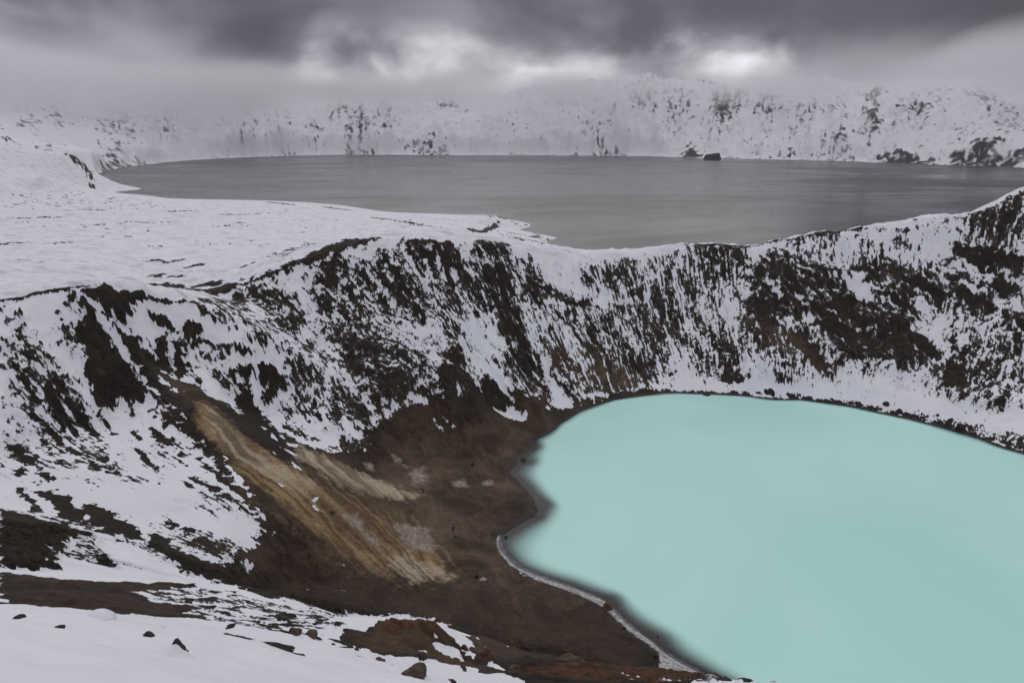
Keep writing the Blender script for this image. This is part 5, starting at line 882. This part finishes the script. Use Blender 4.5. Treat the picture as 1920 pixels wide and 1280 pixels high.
# ------------------------------------------------------------------ loose rocks
def rock_material(name, c1, c2, snow=None):
    N = Nodes(name)
    tcn = N.n.new('ShaderNodeTexCoord').outputs['Object']
    a = N.noise(3.0, 6, .65, .3, coord=tcn); b = N.noise(11.0, 4, .6, coord=tcn)
    col = N.mix(N.rng(a, .3, .7), c1, c2)
    if snow is not None:
        g = N.n.new('ShaderNodeNewGeometry'); sp = N.n.new('ShaderNodeSeparateXYZ'); N.l.new(g.outputs['Normal'], sp.inputs[0])
        k = N.rng(N.math('ADD', sp.outputs[2], N.math('MULTIPLY', N.math('SUBTRACT', a, .5), .6)), snow-.05, snow+.08)
        col = N.mix(k, col, (.76, .77, .81))
    return N.surf(N.bsdf(col, .88, N.bump(N.math('ADD', a, N.math('MULTIPLY', b, .4)), .05, .9), Specular_IOR_Level=.2))
ROCK_MATS = {'dark': rock_material('dark_lava_rock', (.022, .017, .015), (.055, .042, .036)),
             'brown': rock_material('brown_rock', (.05, .036, .027), (.12, .086, .062)),
             'red': rock_material('rusty_rock', (.045, .022, .013), (.12, .056, .03)),
             'orange': rock_material('rust_brown_rock', (.06, .035, .02), (.15, .09, .05)),
             'amber': rock_material('orange_rock', (.35, .16, .03), (.5, .25, .06)),
             'snow': rock_material('snow_covered_rock', (.74, .75, .79), (.78, .785, .82)),
             'tip': rock_material('bare_rock_tip', (.022, .017, .015), (.05, .04, .034))}
import bmesh
def rock_mesh(name, w, h, seed, sub=3, point=0.0, lumps=1.0):
    rnd = random.Random(seed); bm = bmesh.new(); bmesh.ops.create_icosphere(bm, subdivisions=sub, radius=1.0)
    planes = []
    for _ in range(11):
        a, e = rnd.uniform(0, 6.283), rnd.uniform(-.4, 1.3)
        planes.append((math.cos(a)*math.cos(e), math.sin(a)*math.cos(e), math.sin(e), rnd.uniform(.62, .92)))
    for v in bm.verts:
        x, y, z = v.co
        for px, py, pz, d in planes:
            t = x*px+y*py+z*pz
            if t > d: k = (t-d)*.88*lumps; x -= px*k; y -= py*k; z -= pz*k
        n = float(noise2(x*2.1+seed*3.7, y*2.1+z*1.7, seed % 13))*.13*lumps
        x, y, z = x*(1+n), y*(1+n), z*(1+n)
        if point: s_ = 1-point*max(z, 0); x = x*s_+.25*point*max(z, 0); y *= s_
        v.co = (x*w/2*1.08, y*w/2*.85, z*h*(.98 if z > 0 else .45))
    me = bpy.data.meshes.new(name); bm.to_mesh(me); bm.free()
    for p in me.polygons: p.use_smooth = lumps < .5
    return me
def link(name, me, mat, parent=None, loc=(0, 0, 0), rz=0.0):
    if mat and not me.materials: me.materials.append(mat)
    o = bpy.data.objects.new(name, me); scene.collection.objects.link(o); o.location = loc; o.rotation_euler = (0, 0, rz); o.parent = parent; return o
def tag(o, label, cat, group=None):
    o['label'] = label; o['category'] = cat
    if group: o['group'] = group
    return o
for i, (x, y, w, h, look, label) in enumerate(ROCKS):
    z = max(ground_height(x, y), -.3); rz = random.Random(i).uniform(-.5, .5)
    if look == 'tip':
        me = rock_mesh('boulder', w*.72, h*.66, 11, 3, .12)
        o = link('boulder', me, ROCK_MATS['tip'], None, (x, y+.05, z), .3)
        g = np.linspace(-1, 1, 40); GX, GY = np.meshgrid(g, g)
        d = np.hypot(np.where(GX > .35, (GX-.35)/.62, (GX-.35)/1.32), np.where(GY > 0, GY*1.15, GY*.98))
        GZ = h*(.58*np.clip(1-d, 0, 1)**1.5 + .05*fbm(GX*2, GY*2, 3, 5)*np.clip(1-d, 0, 1)) - .03*h
        PX, PY = (GX-.28)*w*1.0, GY*w*.62-.10*w
        ca, sn_ = math.cos(.3), math.sin(.3)      # the drift lies on the slope it stands on
        GZ = GZ + np.array([ground_height(o.location.x+ca*a-sn_*b, o.location.y+sn_*a+ca*b) - z for a, b in zip(PX.ravel(), PY.ravel())]).reshape(PX.shape)
        cap = grid_mesh('snow_cap', PX, PY, GZ, {}, ROCK_MATS['snow'], flip=False); cap.parent = o
        tag(o, label, 'rock')
    else:
        sn = look == 'snow'
        o = link('boulder', rock_mesh('boulder', w*(1.25 if sn else 1), h, 20+i, 3, 0, .3 if sn else 1.0), ROCK_MATS[look], None, (x, y, z-(.32 if w < .4 else .14)*h), rz)
        tag(o, label, 'rock')
stones = [rock_mesh('stone', 1, .55, 300+k, 2) for k in range(5)]
for i, (x, y, s) in enumerate(FAR_STONES):
    o = link('stone', stones[i % 5], ROCK_MATS['dark'], None, (x, y, max(ground_height(x, y), -.05)), i*1.7); o.scale = (s, s, s)
    tag(o, 'small dark stone along the snowy far right shore of the turquoise lake', 'stone', 'stones along the far right shore')
# ------------------------------------------------------------------ flat-topped rock islet in the grey lake
def islet():
    x, y = PLACES['islet']; rnd = random.Random(3)
    bm = bmesh.new(); prof = [(-6, 1.12), (0, 1.06), (6, 1.0), (14, .93), (21, .88), (25, .80), (26, .4)]
    rings = []
    for z, k in prof:
        rings.append([bm.verts.new((k*37*math.cos(a)*(1+.10*math.sin(3*a+1)+.06*rnd.uniform(-1, 1)), k*26*math.sin(a)*(1+.08*rnd.uniform(-1, 1)), z+rnd.uniform(-.8, .8)+(3*math.cos(a) if z > 18 else 0))) for a in [t*2*math.pi/26 for t in range(26)]])
    for a, b in zip(rings[:-1], rings[1:]):
        for k in range(26): bm.faces.new((a[k], a[(k+1) % 26], b[(k+1) % 26], b[k]))
    bm.faces.new(rings[-1])
    me = bpy.data.meshes.new('islet'); bm.to_mesh(me); bm.free()
    N = Nodes('islet_rock'); a = N.noise(.12, 6, .65)
    sp = N.n.new('ShaderNodeSeparateXYZ'); N.l.new(N.n.new('ShaderNodeNewGeometry').outputs['Normal'], sp.inputs[0])
    col = N.mix(N.rng(a, .3, .7), (.012, .012, .016), (.03, .028, .03)); col = N.mix(N.rng(sp.outputs[2], .8, .95, 0, .55), col, (.6, .6, .64))
    o = link('islet', me, N.surf(N.bsdf(col, .9, N.bump(a, 1.5, .8))), None, (x, y, 0)); tag(o, 'small dark flat-topped rock islet in the grey lake by the far shore', 'islet')
islet()
# ------------------------------------------------------------------ people and their belongings
def cloth(name, c, rough=.85):
    N = Nodes(name); a = N.noise(14.0, 4, .6, coord=N.n.new('ShaderNodeTexCoord').outputs['Object'])
    return N.surf(N.bsdf(N.mix(N.rng(a, .3, .7), tuple(v*.75 for v in c), tuple(v*1.2 for v in c)), rough, N.bump(a, .01, .5)))
SKIN, HAIR = cloth('skin', (.42, .27, .2), .6), cloth('dark_hair', (.03, .022, .018))
def skinned(name, verts, edges, radii, root=0, levels=2):
    me = bpy.data.meshes.new(name); me.from_pydata(verts, edges, []); o = bpy.data.objects.new(name, me); scene.collection.objects.link(o)
    m = o.modifiers.new('skin', 'SKIN')
    sv = me.skin_vertices[0].data if me.skin_vertices else None
    if sv is None:
        bm = bmesh.new(); bm.from_mesh(me); bm.verts.layers.skin.verify(); bm.to_mesh(me); bm.free(); sv = me.skin_vertices[0].data
    for k, r in enumerate(radii): sv[k].radius = r if isinstance(r, tuple) else (r, r); sv[k].use_root = (k == root)
    s = o.modifiers.new('sub', 'SUBSURF'); s.levels = s.render_levels = levels
    dg = bpy.context.evaluated_depsgraph_get(); dg.update(); me2 = bpy.data.meshes.new_from_object(o.evaluated_get(dg)); me2.name = name
    bpy.data.objects.remove(o); bpy.data.meshes.remove(me)
    for p in me2.polygons: p.use_smooth = True
    return me2
def person(loc, rz, jacket, trousers, lean, step, label, hood):
    L = lean
    def up(h, side=0, fwd=0):                    # spine bends forward from the hips
        t = max(h-.92, 0); return (side, fwd+t*math.sin(L), .92+t*math.cos(L) if h > .92 else h)
    V, E, Rr, part = [], [], [], []
    def add(p, r, prev=None, k='j'):
        V.append(p); Rr.append(r); part.append(k)
        if prev is not None: E.append((prev, len(V)-1))
        return len(V)-1
    pel = add((0, 0, .93), (.155, .115), None, 't'); w = add(up(1.08), (.17, .135), pel); ch = add(up(1.32), (.20, .155), w); ne = add(up(1.48), .062, ch, 's')
    hb = add(up(1.55, 0, .02), .075, ne, 's'); add(up(1.66, 0, .03), (.078, .098), hb, 's'); add(up(1.745, 0, .01), .06, len(V)-1, 's')
    for s in (-1, 1):
        sh = add(up(1.40, s*.20), .08, ch); el = add(up(1.12, s*.28, .06+.18*L), .062, sh); wr = add(up(.94, s*.24, .20+.5*L), .034, el); pa = add(up(.87, s*.235, .25+.5*L), .036, wr, 's')
        for f, (dx, ln) in enumerate([(-.03, .075), (-.01, .088), (.01, .08), (.028, .062)]):
            k1 = add(up(.87-.05, s*.235+dx, .27+.5*L), .0095, pa, 's'); add(up(.87-.05-ln*.6, s*.235+dx, .265+.5*L), .008, k1, 's')
        th = add(up(.86, s*.195, .275+.5*L), .011, pa, 's'); add(up(.82, s*.185, .295+.5*L), .009, th, 's')
        hp = add((s*.10, 0, .86), .10, pel, 't'); kn = add((s*.11, .05+s*step, .49), .065, hp, 't'); an = add((s*.115, s*step*1.6-.02, .10), .048, kn, 't')
        hl = add((s*.115, s*step*1.6, .055), .052, an, 'b'); add((s*.12, s*step*1.6+.17, .04), .045, hl, 'b')
    me = skinned('person', V, E, Rr)
    mats = {'j': jacket, 't': trousers, 's': SKIN, 'b': cloth('dark_boots', (.02, .018, .016))}
    keys = list(mats); [me.materials.append(mats[k]) for k in keys]
    VA = np.array(V); co = np.array([tuple(p.center) for p in me.polygons])
    near = np.argmin(((co[:, None, :]-VA[None])**2).sum(-1) - (np.array([max(r) if isinstance(r, tuple) else r for r in Rr])**2)[None], 1)
    for p, k in zip(me.polygons, near): p.material_index = keys.index(part[k])
    o = link('person', me, None, None, loc, rz); tag(o, label, 'person')
    # face and hood or hair follow the head
    hc = up(1.655, 0, .03)
    bm = bmesh.new(); bmesh.ops.create_uvsphere(bm, u_segments=16, v_segments=12, radius=1.0)
    for v in bm.verts: v.co = (v.co.x*.098, v.co.y*.115-.02, v.co.z*.125+.02)
    bmesh.ops.delete(bm, geom=[v for v in bm.verts if v.co.y > .055 and v.co.z < .09], context='VERTS')
    m = bpy.data.meshes.new('hood'); bm.to_mesh(m); bm.free(); link('hood' if hood else 'hair', m, jacket if hood else HAIR, o, hc)
    for s in (-1, 1):
        e = bpy.data.meshes.new('eye'); bm = bmesh.new(); bmesh.ops.create_uvsphere(bm, u_segments=8, v_segments=6, radius=.011); bm.to_mesh(e); bm.free(); link('eye', e, HAIR, o, (hc[0]+s*.032, hc[1]+.085, hc[2]+.01))
    nb = bpy.data.meshes.new('nose'); bm = bmesh.new(); bmesh.ops.create_cone(bm, segments=8, radius1=.017, radius2=.008, depth=.045, cap_ends=True); bm.to_mesh(nb); bm.free(); link('nose', nb, SKIN, o, (hc[0], hc[1]+.10, hc[2]-.02))
    return o
def at(key, dz=0.0):
    x, y = PLACES[key][:2]; return (x, y, ground_height(x, y)+dz)
pw = person(at('walker', -.02), 2.6, cloth('blue_jacket', (.02, .05, .22)), cloth('dark_trousers', (.012, .012, .014)), .12, .09, 'person in a blue hooded jacket and dark trousers walking on the brown crater floor', True)
pb = person(at('bather', -.02), -2.2, cloth('charcoal_jacket', (.018, .018, .017)), cloth('black_trousers', (.011, .011, .012)), .5, .04, 'person in dark clothes bending forward on the brown floor near the ochre slope', False)
def backpack():
    bm = bmesh.new(); bmesh.ops.create_cube(bm, size=1.0); bmesh.ops.bevel(bm, geom=bm.edges[:], offset=.22, segments=3, affect='EDGES', profile=.6)
    for v in bm.verts: v.co = (v.co.x*.75*(1+.1*v.co.z), v.co.y*.45, (v.co.z+.42)*.42)
    me = bpy.data.meshes.new('pack'); bm.to_mesh(me); bm.free()
    o = link('backpack', me, cloth('black_nylon', (.01, .01, .012)), None, at('bag'), .4); tag(o, 'black backpack lying on the brown floor next to a heap of pale clothes', 'backpack')
    for s in (-1, 1):
        st = skinned('strap', [(s*.16, -.2, .3), (s*.19, -.36, .2), (s*.17, -.38, .06), (s*.15, -.22, .02)], [(0, 1), (1, 2), (2, 3)], [(.03, .012)]*4, 0, 1); link('strap', st, me.materials[0], o)
    lid = rock_mesh('lid', .6, .16, 71, 3, 0, .3); link('lid', lid, me.materials[0], o, (0, 0, .36))
backpack()
def heap(name, loc, w, d, h, mat, seed, label, cat, rz=0):
    xs = np.linspace(-1, 1, 26); X, Y = np.meshgrid(xs, xs); R_ = np.hypot(X, Y)*(1+.25*fbm(X*1.5+seed, Y*1.5, 2, seed % 9)/SD*.5)
    Z = sstep(1.0, .1, R_)*h*(1+.5*ridged(X*1.6+seed, Y*1.6, 3, seed % 11)) - .03
    ca, sa = math.cos(rz), math.sin(rz)
    Z = Z + np.array([ground_height(loc[0]+ca*a-sa*b, loc[1]+sa*a+ca*b)-loc[2] for a, b in zip((X*w/2).ravel(), (Y*d/2).ravel())]).reshape(X.shape)
    o = grid_mesh(name, X*w/2, Y*d/2, Z, {}, mat, flip=False); o.location = loc; o.rotation_euler = (0, 0, rz)
    # close the underside so that the heap is a solid bundle
    bm = bmesh.new(); bm.from_mesh(o.data); bmesh.ops.holes_fill(bm, edges=[e for e in bm.edges if e.is_boundary], sides=0); bm.to_mesh(o.data); bm.free()
    return tag(o, label, cat)
heap('clothes_heap', at('clothes'), 1.5, .9, .34, cloth('pale_grey_cloth', (.38, .38, .40)), 5, 'heap of pale grey clothes beside the black backpack on the brown floor', 'clothes', .3)
heap('towel', at('towel'), 1.2, .6, .12, cloth('grey_green_cloth', (.10, .11, .10)), 8, 'crumpled grey towel on the ground left of the bending person\'s feet', 'towel', -.6)
heap('jacket_heap', at('mat'), 1.3, .5, .16, cloth('dark_green_cloth', (.02, .024, .02)), 13, 'dark bundle lying on the ground just below the bending person', 'bundle', .1)
